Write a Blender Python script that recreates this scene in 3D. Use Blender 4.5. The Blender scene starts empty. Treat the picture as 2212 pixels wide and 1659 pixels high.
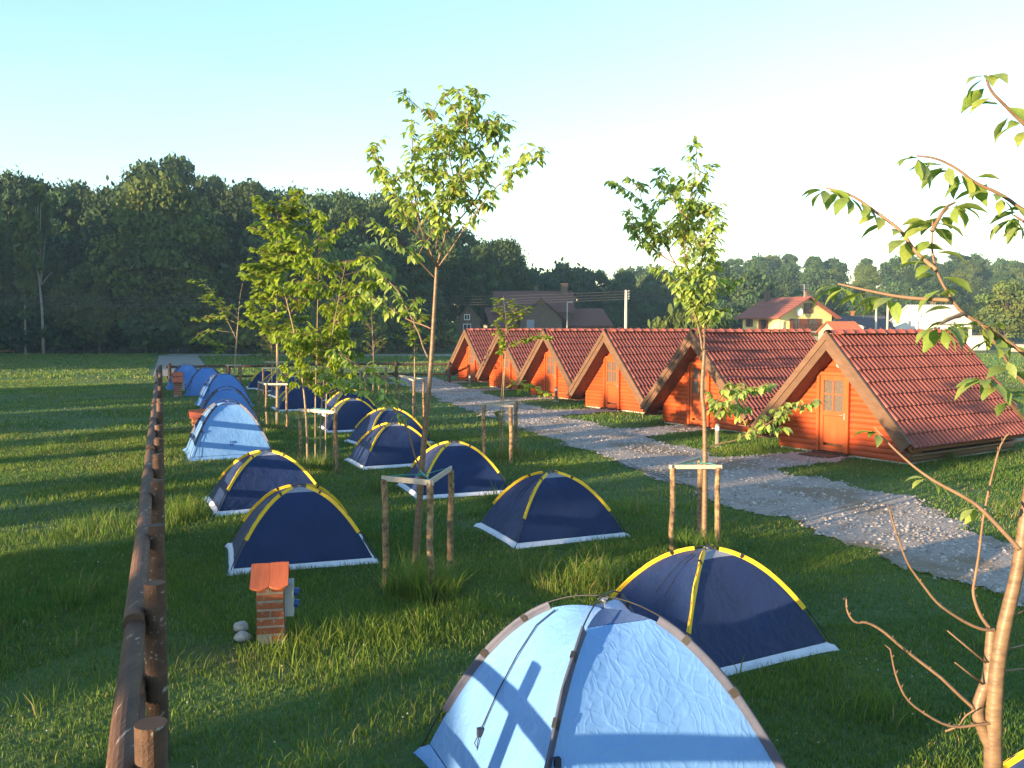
import bpy, math, random
import numpy as np
from mathutils import Vector, Matrix, noise

C = bpy.context.scene
COL = C.collection
R = math.radians
rnd = random.Random(11)

# ------------------------------------------------------------------ camera, sky, sun, exposure
SUN_AZ, SUN_EL = 50.0, 7.5          # light travels towards azimuth 50 deg (clockwise from +Y), 7.5 deg high
cam_d = bpy.data.cameras.new('camera')
cam_d.sensor_width = 36.0
cam_d.lens = 36.0 * 1923.0 / 2212.0
cam_d.clip_start, cam_d.clip_end = 0.05, 3000.0
cam = bpy.data.objects.new('camera', cam_d)
COL.objects.link(cam)
cam.location = (0, 0, 2.8)
cam.rotation_euler = (R(90 - 3.615), 0, 0)
C.camera = cam

world = bpy.data.worlds.new('World')
C.world = world
world.use_nodes = True
wn, wl = world.node_tree.nodes, world.node_tree.links
wn.clear()
w_out = wn.new('ShaderNodeOutputWorld')
w_bg = wn.new('ShaderNodeBackground')
w_bg.inputs['Strength'].default_value = 0.15
sky = wn.new('ShaderNodeTexSky')
sky.sky_type = 'NISHITA'
sky.sun_disc = False
sky.sun_elevation = R(SUN_EL)
sky.sun_rotation = R(180 + SUN_AZ)
sky.altitude = 400
sky.air_density = 1.25
sky.dust_density = 0.4
sky.ozone_density = 2.5
# thin high cloud, faint everywhere
w_tc = wn.new('ShaderNodeTexCoord')
w_mp = wn.new('ShaderNodeMapping'); w_mp.inputs['Scale'].default_value = (1.2, 1.2, 5.0)
w_nz = wn.new('ShaderNodeTexNoise'); w_nz.inputs['Scale'].default_value = 2.2; w_nz.inputs['Detail'].default_value = 7.0; w_nz.inputs['Roughness'].default_value = 0.55
w_mr = wn.new('ShaderNodeMapRange'); w_mr.inputs['From Min'].default_value = 0.42; w_mr.inputs['From Max'].default_value = 0.75; w_mr.inputs['To Max'].default_value = 0.06
w_mx = wn.new('ShaderNodeMix'); w_mx.data_type = 'RGBA'
w_mx.inputs['B'].default_value = (2.9, 2.95, 3.0, 1.0)
wl.new(w_tc.outputs['Generated'], w_mp.inputs['Vector']); wl.new(w_mp.outputs[0], w_nz.inputs['Vector'])
wl.new(w_nz.outputs['Fac'], w_mr.inputs['Value']); wl.new(w_mr.outputs[0], w_mx.inputs['Factor'])
wl.new(sky.outputs[0], w_mx.inputs['A'])
wl.new(w_mx.outputs['Result'], w_bg.inputs['Color'])
wl.new(w_bg.outputs[0], w_out.inputs['Surface'])

sun_d = bpy.data.lights.new('sun', 'SUN')
sun_d.energy = 5.0
sun_d.angle = R(0.5)
sun_d.color = (1.0, 0.72, 0.42)
sun = bpy.data.objects.new('sun', sun_d)
COL.objects.link(sun)
sun.location = (-60, -60, 40)
_e, _a = R(SUN_EL), R(SUN_AZ)
sun_dir = Vector((math.sin(_a) * math.cos(_e), math.cos(_a) * math.cos(_e), -math.sin(_e)))
sun.rotation_euler = sun_dir.to_track_quat('-Z', 'Y').to_euler()

C.view_settings.view_transform = 'Standard'
C.view_settings.look = 'None'
C.view_settings.exposure = 2.0
C.view_settings.gamma = 1.0
C.view_settings.use_curve_mapping = False
C.render.engine = 'CYCLES'
C.cycles.use_denoising = True
C.cycles.max_bounces = 8
C.cycles.diffuse_bounces = 3
C.cycles.glossy_bounces = 2
C.cycles.transparent_max_bounces = 8
C.cycles.sample_clamp_indirect = 6.0

# ------------------------------------------------------------------ helpers
class MB:
    """collects polygons; build() links them as one mesh object"""
    def __init__(s):
        s.v, s.f, s.m = [], [], []
    def add(s, vs, fs, m=0):
        o = len(s.v)
        s.v += [tuple(p) for p in vs]
        s.f += [tuple(i + o for i in f) for f in fs]
        s.m += [m] * len(fs)
        return s
    def box(s, c, d, rot=None, m=0):
        hx, hy, hz = d[0] / 2, d[1] / 2, d[2] / 2
        c = Vector(c)
        vs = []
        for z in (-hz, hz):
            for x, y in ((-hx, -hy), (hx, -hy), (hx, hy), (-hx, hy)):
                p = Vector((x, y, z))
                if rot is not None:
                    p = rot @ p
                vs.append(c + p)
        return s.add(vs, [(3, 2, 1, 0), (4, 5, 6, 7), (0, 1, 5, 4), (1, 2, 6, 5), (2, 3, 7, 6), (3, 0, 4, 7)], m)
    def tube(s, pts, rad, n=8, cap=True, m=0):
        pts = [Vector(p) for p in pts]
        if not isinstance(rad, (list, tuple)):
            rad = [rad] * len(pts)
        vs, fs, up = [], [], None
        for i, p in enumerate(pts):
            d = (pts[min(i + 1, len(pts) - 1)] - pts[max(i - 1, 0)])
            d = d.normalized() if d.length > 1e-9 else Vector((0, 0, 1))
            if up is None:
                up = Vector((1, 0, 0)) if abs(d.x) < 0.8 else Vector((0, 1, 0))
            a = (up - d * up.dot(d))
            a = a.normalized() if a.length > 1e-6 else d.orthogonal().normalized()
            b = d.cross(a)
            up = a
            for k in range(n):
                t = 2 * math.pi * k / n
                vs.append(p + (a * math.cos(t) + b * math.sin(t)) * rad[i])
        for i in range(len(pts) - 1):
            for k in range(n):
                k2 = (k + 1) % n
                fs.append((i * n + k, i * n + k2, (i + 1) * n + k2, (i + 1) * n + k))
        if cap:
            fs.append(tuple(range(n - 1, -1, -1)))
            fs.append(tuple((len(pts) - 1) * n + k for k in range(n)))
        return s.add(vs, fs, m)
    def prism(s, poly, y0, y1, m=0):
        """polygon in x,z extruded along y"""
        n = len(poly)
        vs = [(x, y0, z) for x, z in poly] + [(x, y1, z) for x, z in poly]
        fs = [tuple(range(n)), tuple(range(2 * n - 1, n - 1, -1))]
        fs += [(i, i + n, (i + 1) % n + n, (i + 1) % n) for i in range(n)]
        return s.add(vs, fs, m)
    def mesh(s, name, mats, smooth=False):
        me = bpy.data.meshes.new(name)
        me.from_pydata(s.v, [], s.f)
        for mt in (mats if isinstance(mats, (list, tuple)) else [mats]):
            me.materials.append(mt)
        if any(s.m):
            me.polygons.foreach_set('material_index', s.m)
        if smooth:
            me.polygons.foreach_set('use_smooth', [True] * len(s.f))
        me.update()
        return me
    def build(s, name, mats, parent=None, smooth=False):
        return link(name, s.mesh(name, mats, smooth), parent)

def link(name, me, parent=None, mat=None):
    o = bpy.data.objects.new(name, me)
    COL.objects.link(o)
    if parent is not None:
        o.parent = parent
    if mat is not None:
        o.matrix_local = mat
    return o

def tag(o, label=None, cat=None, group=None, kind=None):
    if label: o['label'] = label
    if cat: o['category'] = cat
    if group: o['group'] = group
    if kind: o['kind'] = kind
    return o

def thing(name, label, cat, loc=(0, 0, 0), rz=0.0, group=None):
    o = bpy.data.objects.new(name, None)
    o.empty_display_size = 0.2
    COL.objects.link(o)
    o.location = loc
    o.rotation_euler = (0, 0, rz)
    return tag(o, label, cat, group)

KIDS = {}
def copy_tree(o, parent=None):
    c = o.copy()
    COL.objects.link(c)
    if parent is not None:
        c.parent = parent
    for ch in [k for k in KIDS.get(o.name, ())]:
        copy_tree(ch, c)
    return c
def index_kids():
    KIDS.clear()
    for o in COL.objects:
        if o.parent is not None:
            KIDS.setdefault(o.parent.name, []).append(o)

def np_mesh(name, co, faces_flat, loop_tot, mats, colors=None, smooth=False):
    """fast mesh from numpy arrays; faces all with the same corner count"""
    me = bpy.data.meshes.new(name)
    nv, nl = len(co), len(faces_flat)
    nf = nl // loop_tot
    me.vertices.add(nv)
    me.vertices.foreach_set('co', np.ascontiguousarray(co, dtype=np.float32).ravel())
    me.loops.add(nl)
    me.loops.foreach_set('vertex_index', np.ascontiguousarray(faces_flat, dtype=np.int32).ravel())
    me.polygons.add(nf)
    me.polygons.foreach_set('loop_start', np.arange(0, nl, loop_tot, dtype=np.int32))
    if smooth:
        me.polygons.foreach_set('use_smooth', np.ones(nf, dtype=bool))
    for mt in (mats if isinstance(mats, (list, tuple)) else [mats]):
        me.materials.append(mt)
    if colors is not None:
        at = me.attributes.new('tint', 'FLOAT_COLOR', 'POINT')
        at.data.foreach_set('color', np.ascontiguousarray(colors, dtype=np.float32).ravel())
    me.update()
    me.validate()
    return me

# ------------------------------------------------------------------ materials
def lin(c):
    return (c[0], c[1], c[2], 1.0)

def mat(name, a, b=None, rough=0.7, scale=6.0, stretch=(1, 1, 1), bump=0.0, bscale=None, detail=4.0, spec=0.35,
        trans=0.0, tint=False, rand=0.0, dirt=None, dirt_scale=2.0, dirt_at=0.6, metal=0.0, voro=False, sheen=0.0, tcol=None, coat=0.0):
    """noise-varied Principled material; b = second colour; tint multiplies by the mesh's own tint attribute; rand = per-object value jitter"""
    m = bpy.data.materials.new(name)
    m.use_nodes = True
    n, l = m.node_tree.nodes, m.node_tree.links
    p = n['Principled BSDF']
    p.inputs['Roughness'].default_value = rough
    p.inputs['Specular IOR Level'].default_value = spec
    p.inputs['Metallic'].default_value = metal
    p.inputs['Coat Weight'].default_value = coat
    if sheen:
        p.inputs['Sheen Weight'].default_value = sheen
    tc = n.new('ShaderNodeTexCoord')
    mp = n.new('ShaderNodeMapping')
    mp.inputs['Scale'].default_value = stretch
    l.new(tc.outputs['Object'], mp.inputs['Vector'])
    oi = n.new('ShaderNodeObjectInfo')
    ad = n.new('ShaderNodeVectorMath')
    ad.operation = 'ADD'
    sc = n.new('ShaderNodeMath'); sc.operation = 'MULTIPLY'; sc.inputs[1].default_value = 37.0
    l.new(oi.outputs['Random'], sc.inputs[0])
    l.new(mp.outputs[0], ad.inputs[0])
    l.new(sc.outputs[0], ad.inputs[1])
    nz = n.new('ShaderNodeTexNoise')
    nz.inputs['Scale'].default_value = scale
    nz.inputs['Detail'].default_value = detail
    nz.inputs['Roughness'].default_value = 0.6
    l.new(ad.outputs[0], nz.inputs['Vector'])
    col = None
    if b is None:
        b = tuple(x * 0.8 for x in a)
    rp = n.new('ShaderNodeValToRGB')
    rp.color_ramp.elements[0].position, rp.color_ramp.elements[1].position = 0.32, 0.68
    rp.color_ramp.elements[0].color, rp.color_ramp.elements[1].color = lin(b), lin(a)
    l.new(nz.outputs['Fac'], rp.inputs[0])
    col = rp.outputs[0]
    if dirt is not None:
        nd = n.new('ShaderNodeTexNoise')
        nd.inputs['Scale'].default_value = dirt_scale
        nd.inputs['Detail'].default_value = 6.0
        l.new(ad.outputs[0], nd.inputs['Vector'])
        rd = n.new('ShaderNodeValToRGB')
        rd.color_ramp.elements[0].position, rd.color_ramp.elements[1].position = dirt_at, dirt_at + 0.08
        l.new(nd.outputs['Fac'], rd.inputs[0])
        mx = n.new('ShaderNodeMix'); mx.data_type = 'RGBA'
        l.new(rd.outputs[0], mx.inputs['Factor'])
        l.new(col, mx.inputs['A'])
        mx.inputs['B'].default_value = lin(dirt)
        col = mx.outputs['Result']
    if tint:
        at = n.new('ShaderNodeAttribute'); at.attribute_name = 'tint'
        mt = n.new('ShaderNodeMix'); mt.data_type = 'RGBA'; mt.blend_type = 'MULTIPLY'
        mt.inputs['Factor'].default_value = 1.0
        l.new(col, mt.inputs['A']); l.new(at.outputs['Color'], mt.inputs['B'])
        col = mt.outputs['Result']
    if rand:
        hv = n.new('ShaderNodeHueSaturation')
        mr = n.new('ShaderNodeMapRange')
        mr.inputs['To Min'].default_value, mr.inputs['To Max'].default_value = 1 - rand, 1 + rand
        l.new(oi.outputs['Random'], mr.inputs['Value'])
        l.new(mr.outputs[0], hv.inputs['Value'])
        l.new(col, hv.inputs['Color'])
        col = hv.outputs[0]
    l.new(col, p.inputs['Base Color'])
    if bump:
        bp = n.new('ShaderNodeBump')
        bp.inputs['Strength'].default_value = 1.0
        bp.inputs['Distance'].default_value = bump
        if voro:
            b2 = n.new('ShaderNodeTexVoronoi')
        else:
            b2 = n.new('ShaderNodeTexNoise'); b2.inputs['Detail'].default_value = 5.0
        b2.inputs['Scale'].default_value = bscale or scale * 3
        l.new(ad.outputs[0], b2.inputs['Vector'])
        l.new(b2.outputs[0], bp.inputs['Height'])
        l.new(bp.outputs[0], p.inputs['Normal'])
    if trans:
        out = n['Material Output']
        tr = n.new('ShaderNodeBsdfTranslucent')
        ms = n.new('ShaderNodeMixShader')
        ms.inputs[0].default_value = trans
        if tcol is not None:
            mc = n.new('ShaderNodeMix'); mc.data_type = 'RGBA'; mc.blend_type = 'MULTIPLY'; mc.inputs['Factor'].default_value = 1.0
            l.new(col, mc.inputs['A']); mc.inputs['B'].default_value = lin(tcol)
            l.new(mc.outputs['Result'], tr.inputs['Color'])
        else:
            l.new(col, tr.inputs['Color'])
        l.new(p.outputs[0], ms.inputs[1]); l.new(tr.outputs[0], ms.inputs[2])
        l.new(ms.outputs[0], out.inputs['Surface'])
    return m

def creases(m, dist=0.012, scale=5.0):
    """sharp random fold lines, as in thin stretched nylon"""
    n, l = m.node_tree.nodes, m.node_tree.links
    p = n['Principled BSDF']
    tc = n.new('ShaderNodeTexCoord')
    nz = n.new('ShaderNodeTexNoise'); nz.inputs['Scale'].default_value = 3.0; nz.inputs['Detail'].default_value = 3.0
    l.new(tc.outputs['Object'], nz.inputs['Vector'])
    mx = n.new('ShaderNodeMix'); mx.data_type = 'VECTOR'; mx.inputs['Factor'].default_value = 0.22
    l.new(tc.outputs['Object'], mx.inputs['A']); l.new(nz.outputs['Color'], mx.inputs['B'])
    prev = None
    for sc_, st_ in ((scale, (1.0, 2.6, 0.8)), (scale * 1.7, (2.4, 0.9, 1.3))):
        mp = n.new('ShaderNodeMapping'); mp.inputs['Scale'].default_value = st_; mp.inputs['Rotation'].default_value = (0.4, 0.3, 0.6 * sc_)
        l.new(mx.outputs['Result'], mp.inputs['Vector'])
        vo = n.new('ShaderNodeTexVoronoi'); vo.feature = 'DISTANCE_TO_EDGE'; vo.inputs['Scale'].default_value = sc_
        l.new(mp.outputs[0], vo.inputs['Vector'])
        rp = n.new('ShaderNodeMapRange'); rp.inputs['From Max'].default_value = 0.16; rp.interpolation_type = 'SMOOTHSTEP'
        l.new(vo.outputs['Distance'], rp.inputs['Value'])
        bp = n.new('ShaderNodeBump'); bp.inputs['Distance'].default_value = dist; bp.inputs['Strength'].default_value = 0.16; bp.invert = True
        l.new(rp.outputs[0], bp.inputs['Height'])
        if prev is None:
            src = p.inputs['Normal'].links[0].from_socket if p.inputs['Normal'].is_linked else None
            if src: l.new(src, bp.inputs['Normal'])
        else:
            l.new(prev, bp.inputs['Normal'])
        prev = bp.outputs[0]
    l.new(prev, p.inputs['Normal'])

M = {}
M['ground'] = mat('lawn_soil', (0.06, 0.115, 0.024), (0.04, 0.075, 0.016), 0.95, 0.5, bump=0.06, bscale=9, detail=8, dirt=(0.09, 0.085, 0.035), dirt_scale=0.35, dirt_at=0.62)
M['blade'] = mat('grass_blade', (1, 1, 1), (0.8, 0.8, 0.8), 0.6, 3.0, trans=0.45, tint=True, spec=0.25)
M['flower'] = mat('clover_white', (0.55, 0.53, 0.49), (0.42, 0.42, 0.36), 0.8, 30, trans=0.2)
M['gravel'] = mat('gravel_bed', (0.35, 0.305, 0.28), (0.235, 0.20, 0.18), 0.95, 14, bump=0.02, bscale=26, detail=9, dirt=(0.20, 0.15, 0.105), dirt_scale=0.7, dirt_at=0.52)
M['stone'] = mat('gravel_stone', (0.48, 0.43, 0.395), (0.28, 0.245, 0.23), 0.9, 3.0, tint=True)
M['dimwall'] = mat('dim_brown_wall', (0.13, 0.095, 0.075), (0.09, 0.065, 0.055), 0.9, 2)
M['track'] = mat('far_track', (0.25, 0.235, 0.21), (0.18, 0.165, 0.14), 0.95, 3.0)
M['navy'] = mat('navy_nylon', (0.008, 0.025, 0.098), (0.0065, 0.02, 0.078), 0.55, 3.0, bump=0.016, bscale=8, spec=0.25, trans=0.08, sheen=0.06, dirt=(0.05, 0.05, 0.10), dirt_scale=7, dirt_at=0.74)
M['skyblue'] = mat('light_blue_silvered_nylon', (0.165, 0.355, 0.72), (0.135, 0.32, 0.69), 0.3, 2.0, bump=0.010, bscale=6, spec=0.6, trans=0.22, sheen=0.1)
M['skyblue_shaded'] = mat('shaded_light_blue_nylon', (0.085, 0.235, 0.60), (0.07, 0.20, 0.55), 0.45, 2.0, bump=0.016, bscale=7, spec=0.5, trans=0.22)  # deeper copy of the light blue fabric: shade put into the colour
for _k, _d in (('skyblue', .010), ('skyblue_shaded', .008), ('navy', .010)): creases(M[_k], _d)
M['vent'] = mat('grey_mesh_cloth', (0.33, 0.36, 0.46), (0.27, 0.30, 0.4), 0.7, 40, trans=0.3)
M['vent_dark'] = mat('blue_mesh_cloth', (0.10, 0.17, 0.36), (0.07, 0.13, 0.3), 0.7, 60, trans=0.3)
M['yellow'] = mat('yellow_sleeve', (0.78, 0.50, 0.02), (0.70, 0.43, 0.015), 0.6, 20)
M['greysleeve'] = mat('grey_sleeve', (0.066, 0.075, 0.12), (0.05, 0.058, 0.10), 0.6, 15)
M['hem'] = mat('white_groundsheet', (0.62, 0.64, 0.72), (0.5, 0.53, 0.62), 0.6, 9, bump=0.01, bscale=25)
M['black'] = mat('black_plastic', (0.012, 0.012, 0.014), (0.02, 0.02, 0.022), 0.5, 10)
M['cord'] = mat('dark_cord', (0.02, 0.03, 0.06), (0.015, 0.02, 0.04), 0.8, 10)
M['metal'] = mat('grey_metal', (0.45, 0.46, 0.48), (0.35, 0.36, 0.38), 0.4, 10, metal=0.7)
M['log'] = mat('orange_stained_log', (0.42, 0.070, 0.014), (0.32, 0.047, 0.010), 0.5, 1.5, stretch=(0.7, 1, 14), bump=0.006, bscale=5, rand=0.14, dirt=(0.22, 0.045, 0.012), dirt_scale=4.5, dirt_at=0.70, spec=0.4)
M['door'] = mat('orange_stained_door', (0.43, 0.082, 0.019), (0.36, 0.064, 0.014), 0.45, 2.0, stretch=(8, 1, 0.8), bump=0.003, spec=0.45)
M['frame'] = mat('door_frame_wood', (0.44, 0.085, 0.018), (0.36, 0.065, 0.014), 0.5, 2.0, stretch=(8, 1, 0.8), bump=0.003)
M['barge'] = mat('brown_bargeboard', (0.135, 0.076, 0.045), (0.10, 0.055, 0.033), 0.55, 1.6, stretch=(1, 1, 5), bump=0.004, rand=0.1)
M['soffit'] = mat('brown_soffit', (0.19, 0.075, 0.035), (0.13, 0.05, 0.025), 0.6, 2.0, stretch=(6, 0.5, 6), bump=0.004)
M['tile'] = mat('red_concrete_tile', (0.225, 0.062, 0.046), (0.18, 0.05, 0.038), 0.5, 5.0, bump=0.002, bscale=60, rand=0.05, spec=0.45, dirt=(0.22, 0.07, 0.05), dirt_scale=3.0, dirt_at=0.62)
M['glass'] = mat('dim_window_glass', (0.05, 0.05, 0.055), (0.035, 0.035, 0.04), 0.12, 3.0, spec=0.7)
M['frost'] = mat('frosted_pane', (0.13, 0.10, 0.08), (0.08, 0.065, 0.055), 0.25, 30.0, spec=0.6, bump=0.004, bscale=60)
M['lamp'] = mat('opal_lamp_glass', (0.85, 0.82, 0.75), (0.8, 0.77, 0.7), 0.2, 10, spec=0.6)
M['mat_'] = mat('brown_doormat', (0.11, 0.06, 0.035), (0.08, 0.045, 0.028), 0.95, 40, bump=0.01)
M['concrete'] = mat('pale_concrete', (0.5, 0.46, 0.4), (0.38, 0.35, 0.31), 0.9, 12, bump=0.004)
M['bollard'] = mat('grey_green_bollard', (0.17, 0.17, 0.13), (0.13, 0.13, 0.10), 0.5, 12)
M['fence'] = mat('weathered_brown_log', (0.105, 0.056, 0.034), (0.06, 0.032, 0.022), 0.75, 3.0, stretch=(5, 0.6, 5), bump=0.006, bscale=14, rand=0.2, dirt=(0.33, 0.29, 0.25), dirt_scale=6, dirt_at=0.64)
M['fence_end'] = mat('sawn_log_end', (0.075, 0.043, 0.028), (0.05, 0.03, 0.02), 0.8, 18, rand=0.15)
M['stake'] = mat('barky_stake', (0.36, 0.235, 0.125), (0.05, 0.032, 0.022), 0.85, 16, stretch=(1, 1, 1.0), bump=0.01, bscale=22, rand=0.12, detail=6)
M['batten'] = mat('grey_batten', (0.44, 0.40, 0.34), (0.33, 0.29, 0.24), 0.75, 4, stretch=(2, 9, 9), bump=0.003, rand=0.1)
M['tie'] = mat('teal_tie', (0.03, 0.25, 0.24), None, 0.6, 20)
M['cherrybark'] = mat('cherry_bark', (0.20, 0.13, 0.075), (0.105, 0.066, 0.04), 0.5, 10, stretch=(1, 1, 3.5), bump=0.005, bscale=14, spec=0.45, rand=0.1)
M['twig'] = mat('reddish_twig', (0.20, 0.125, 0.075), (0.13, 0.08, 0.05), 0.6, 12)
M['limebark'] = mat('lime_bark', (0.33, 0.25, 0.15), (0.18, 0.13, 0.08), 0.7, 14, bump=0.004, rand=0.1)
M['leaf'] = mat('cherry_leaf', (0.26, 0.32, 0.10), (0.18, 0.245, 0.075), 0.5, 8, trans=0.42, tint=True, spec=0.4, tcol=(1.25, 1.3, 0.6))
M['limeleaf'] = mat('lime_leaf', (0.21, 0.27, 0.025), (0.135, 0.20, 0.02), 0.55, 6, trans=0.45, tint=True, spec=0.3, tcol=(1.2, 1.2, 0.6))
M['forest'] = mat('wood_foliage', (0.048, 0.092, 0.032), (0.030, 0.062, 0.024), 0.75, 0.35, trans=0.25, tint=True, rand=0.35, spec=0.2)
M['forest_sunlit'] = mat('sunlit_toned_foliage', (0.10, 0.15, 0.036), (0.065, 0.10, 0.026), 0.75, 0.35, trans=0.3, tint=True, rand=0.15, spec=0.2)  # lighter copy of the wood foliage, with sunlight put into its colour
M['bark'] = mat('forest_bark', (0.11, 0.085, 0.06), (0.06, 0.05, 0.04), 0.9, 3, bump=0.02)
M['birchbark'] = mat('birch_bark', (0.5, 0.46, 0.42), (0.28, 0.25, 0.22), 0.8, 4, stretch=(1, 1, 2))
M['brick'] = mat('orange_brick', (0.36, 0.115, 0.05), (0.26, 0.075, 0.035), 0.85, 14, bump=0.004, rand=0.22, dirt=(0.36, 0.28, 0.21), dirt_scale=16, dirt_at=0.6)
M['mortar'] = mat('grey_mortar', (0.36, 0.32, 0.27), (0.26, 0.23, 0.19), 0.95, 25, bump=0.004)
M['claytile'] = mat('orange_clay_tile', (0.50, 0.125, 0.05), (0.40, 0.09, 0.035), 0.65, 6, stretch=(9, 1, 1), bump=0.002, rand=0.08)
M['box'] = mat('grey_socket_box', (0.34, 0.36, 0.36), (0.3, 0.32, 0.32), 0.5, 6)
M['socket'] = mat('blue_socket', (0.02, 0.075, 0.30), (0.015, 0.06, 0.25), 0.4, 6)
M['rock'] = mat('pale_rock', (0.46, 0.44, 0.42), (0.3, 0.28, 0.27), 0.9, 14, bump=0.006)
M['plaster_y'] = mat('yellow_plaster', (0.72, 0.60, 0.26), (0.68, 0.56, 0.24), 0.9, 1.5)
M['plaster_w'] = mat('white_plaster', (0.80, 0.77, 0.70), (0.74, 0.70, 0.62), 0.9, 1.5)
M['plaster_c'] = mat('cream_plaster', (0.40, 0.34, 0.27), (0.34, 0.29, 0.23), 0.9, 1.5)
M['roof_r'] = mat('red_house_roof', (0.25, 0.078, 0.055), (0.20, 0.062, 0.043), 0.8, 2.5, bump=0.02, bscale=8)
M['roof_o'] = mat('orange_house_roof', (0.42, 0.13, 0.05), (0.34, 0.1, 0.04), 0.8, 3, bump=0.02, bscale=8)
M['roof_g'] = mat('grey_sheet_roof', (0.55, 0.54, 0.54), (0.46, 0.45, 0.46), 0.6, 2)
M['roof_d'] = mat('slate_dark_roof', (0.07, 0.065, 0.085), (0.05, 0.047, 0.06), 0.8, 2)
M['roof_b'] = mat('brown_red_roof', (0.13, 0.06, 0.05), (0.10, 0.046, 0.04), 0.85, 2.5, bump=0.02, bscale=8)
M['darkwood'] = mat('dark_brown_wood', (0.075, 0.032, 0.018), (0.05, 0.022, 0.013), 0.7, 6)
M['shutter'] = mat('brown_shutter', (0.16, 0.045, 0.02), (0.12, 0.035, 0.018), 0.6, 8)
M['pole'] = mat('pale_pole', (0.50, 0.44, 0.36), (0.38, 0.33, 0.27), 0.85, 4)
M['steel'] = mat('galvanised_steel', (0.4, 0.41, 0.42), (0.33, 0.34, 0.35), 0.5, 6, metal=0.4)
M['wire'] = mat('wire', (0.09, 0.09, 0.10), None, 0.6, 5)
M['greenwire'] = mat('green_fence_wire', (0.05, 0.14, 0.07), None, 0.6, 5)
M['wood'] = mat('bench_wood', (0.34, 0.24, 0.15), (0.24, 0.17, 0.11), 0.8, 3, stretch=(1, 8, 8))
M['hill'] = mat('hill_grass', (0.06, 0.085, 0.03), (0.04, 0.06, 0.02), 0.95, 0.1, detail=6)
M['emblem'] = mat('blue_print', (0.03, 0.10, 0.35), None, 0.6, 5)
M['white_st'] = mat('white_paint', (0.8, 0.8, 0.78), (0.7, 0.7, 0.68), 0.6, 5)

# ------------------------------------------------------------------ ground, gravel path, far track
NEAR = [(-6, 10.4), (0, 8.6), (5, 6.75), (8.8, 5.15), (11.65, 4.26), (14.16, 3.38), (19.34, 1.96), (24.74, 0.31), (31.25, -1.73), (44, -5.4), (60, -10)]
FAR = [(-6, 13.6), (0, 11.2), (5, 9.2), (9, 7.35), (11.28, 6.65), (13.79, 6.45), (15.86, 6.1), (16.9, 5.35), (22.16, 3.58), (27.26, 1.91), (33.19, 0.07), (44.1, -2.9), (60, -7)]
CAB0 = Vector((7.2, 19.42, 0))                 # middle of the first cabin's front wall, on the ground
CABSTEP = Vector((-1.835, 5.34, 0))
CAX = Vector((0.831, 0.556, 0))                # from the front wall towards the back
CRT = Vector((0.556, -0.831, 0))               # along the front wall
NCAB = 6
CABROT = math.atan2(-0.831, 0.556)
_ny, _nx = zip(*NEAR); _fy, _fx = zip(*FAR)

def vnoise(x, y, s, seed=0):
    """smooth 2-D value noise in 0..1 (numpy)"""
    x = np.asarray(x, float) * s; y = np.asarray(y, float) * s
    xi, yi = np.floor(x).astype(np.int64), np.floor(y).astype(np.int64)
    fx, fy = x - xi, y - yi
    fx, fy = fx * fx * (3 - 2 * fx), fy * fy * (3 - 2 * fy)
    def h(a, b):
        n = (a * 374761393 + b * 668265263 + seed * 974711) & 0x7fffffff
        n = ((n ^ (n >> 13)) * 1274126177) & 0x7fffffff
        return ((n ^ (n >> 16)) & 0xffff) / 65535.0
    return (h(xi, yi) * (1 - fx) + h(xi + 1, yi) * fx) * (1 - fy) + (h(xi, yi + 1) * (1 - fx) + h(xi + 1, yi + 1) * fx) * fy

def path_depth(x, y):
    """> 0 inside the gravel (roughly metres from the edge)"""
    x = np.asarray(x, float); y = np.asarray(y, float)
    n = (vnoise(x, y, 1.1, 3) - 0.5) * 0.5 + (vnoise(x, y, 3.7, 5) - 0.5) * 0.22
    d = np.minimum(x - np.interp(y, _ny, _nx), np.interp(y, _fy, _fx) - x) * 0.93 + n
    for k in range(NCAB):
        o = CAB0 + CABSTEP * k + CRT * -0.1
        u = -((x - o.x) * CAX.x + (y - o.y) * CAX.y)
        v = (x - o.x) * CRT.x + (y - o.y) * CRT.y
        w = 0.52 + 0.16 * np.clip(u, 0, 4) - np.abs(v + 0.1 * u)
        s = np.minimum(np.minimum(w, u - 0.12), 4.5 - u) + n * 0.7
        d = np.maximum(d, s)
    return np.where(y < 50.5, d, -9)

def in_cabin(x, y):
    r = np.zeros(np.shape(x), bool)
    for k in range(NCAB):
        o = CAB0 + CABSTEP * k
        u = (x - o.x) * CAX.x + (y - o.y) * CAX.y
        v = (x - o.x) * CRT.x + (y - o.y) * CRT.y
        r |= (u > -0.03) & (u < 4.2) & (np.abs(v) < 1.66)
    return r

mb = MB()
mb.add([(-199, -129, 0), (319, -129, 0), (319, 429, 0), (-199, 429, 0)], [(0, 1, 2, 3)])
tag(mb.build('ground', M['ground']), kind='structure')

g = 0.11
gx, gy = np.meshgrid(np.arange(-9, 13, g), np.arange(2.5, 51, g))
inside = path_depth(gx + g / 2, gy + g / 2) > 0
ii, jj = np.nonzero(inside)
key = {}
mb = MB()
def pv(i, j):
    k = (i, j)
    if k not in key:
        key[k] = len(mb.v)
        x, y = -9 + j * g, 2.5 + i * g
        jx, jy = noise.noise((x * 9, y * 9, 1)) * 0.05, noise.noise((x * 9, y * 9, 7)) * 0.05
        mb.v.append((x + jx, y + jy, 0.006 + 0.012 * noise.noise((x * 1.3, y * 1.3, 0)) + 0.012))
    return key[k]
for i, j in zip(ii.tolist(), jj.tolist()):
    mb.f.append((pv(i, j), pv(i, j + 1), pv(i + 1, j + 1), pv(i + 1, j)))
    mb.m.append(0)
tag(mb.build('gravel_path', M['gravel'], smooth=True), kind='structure')

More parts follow.
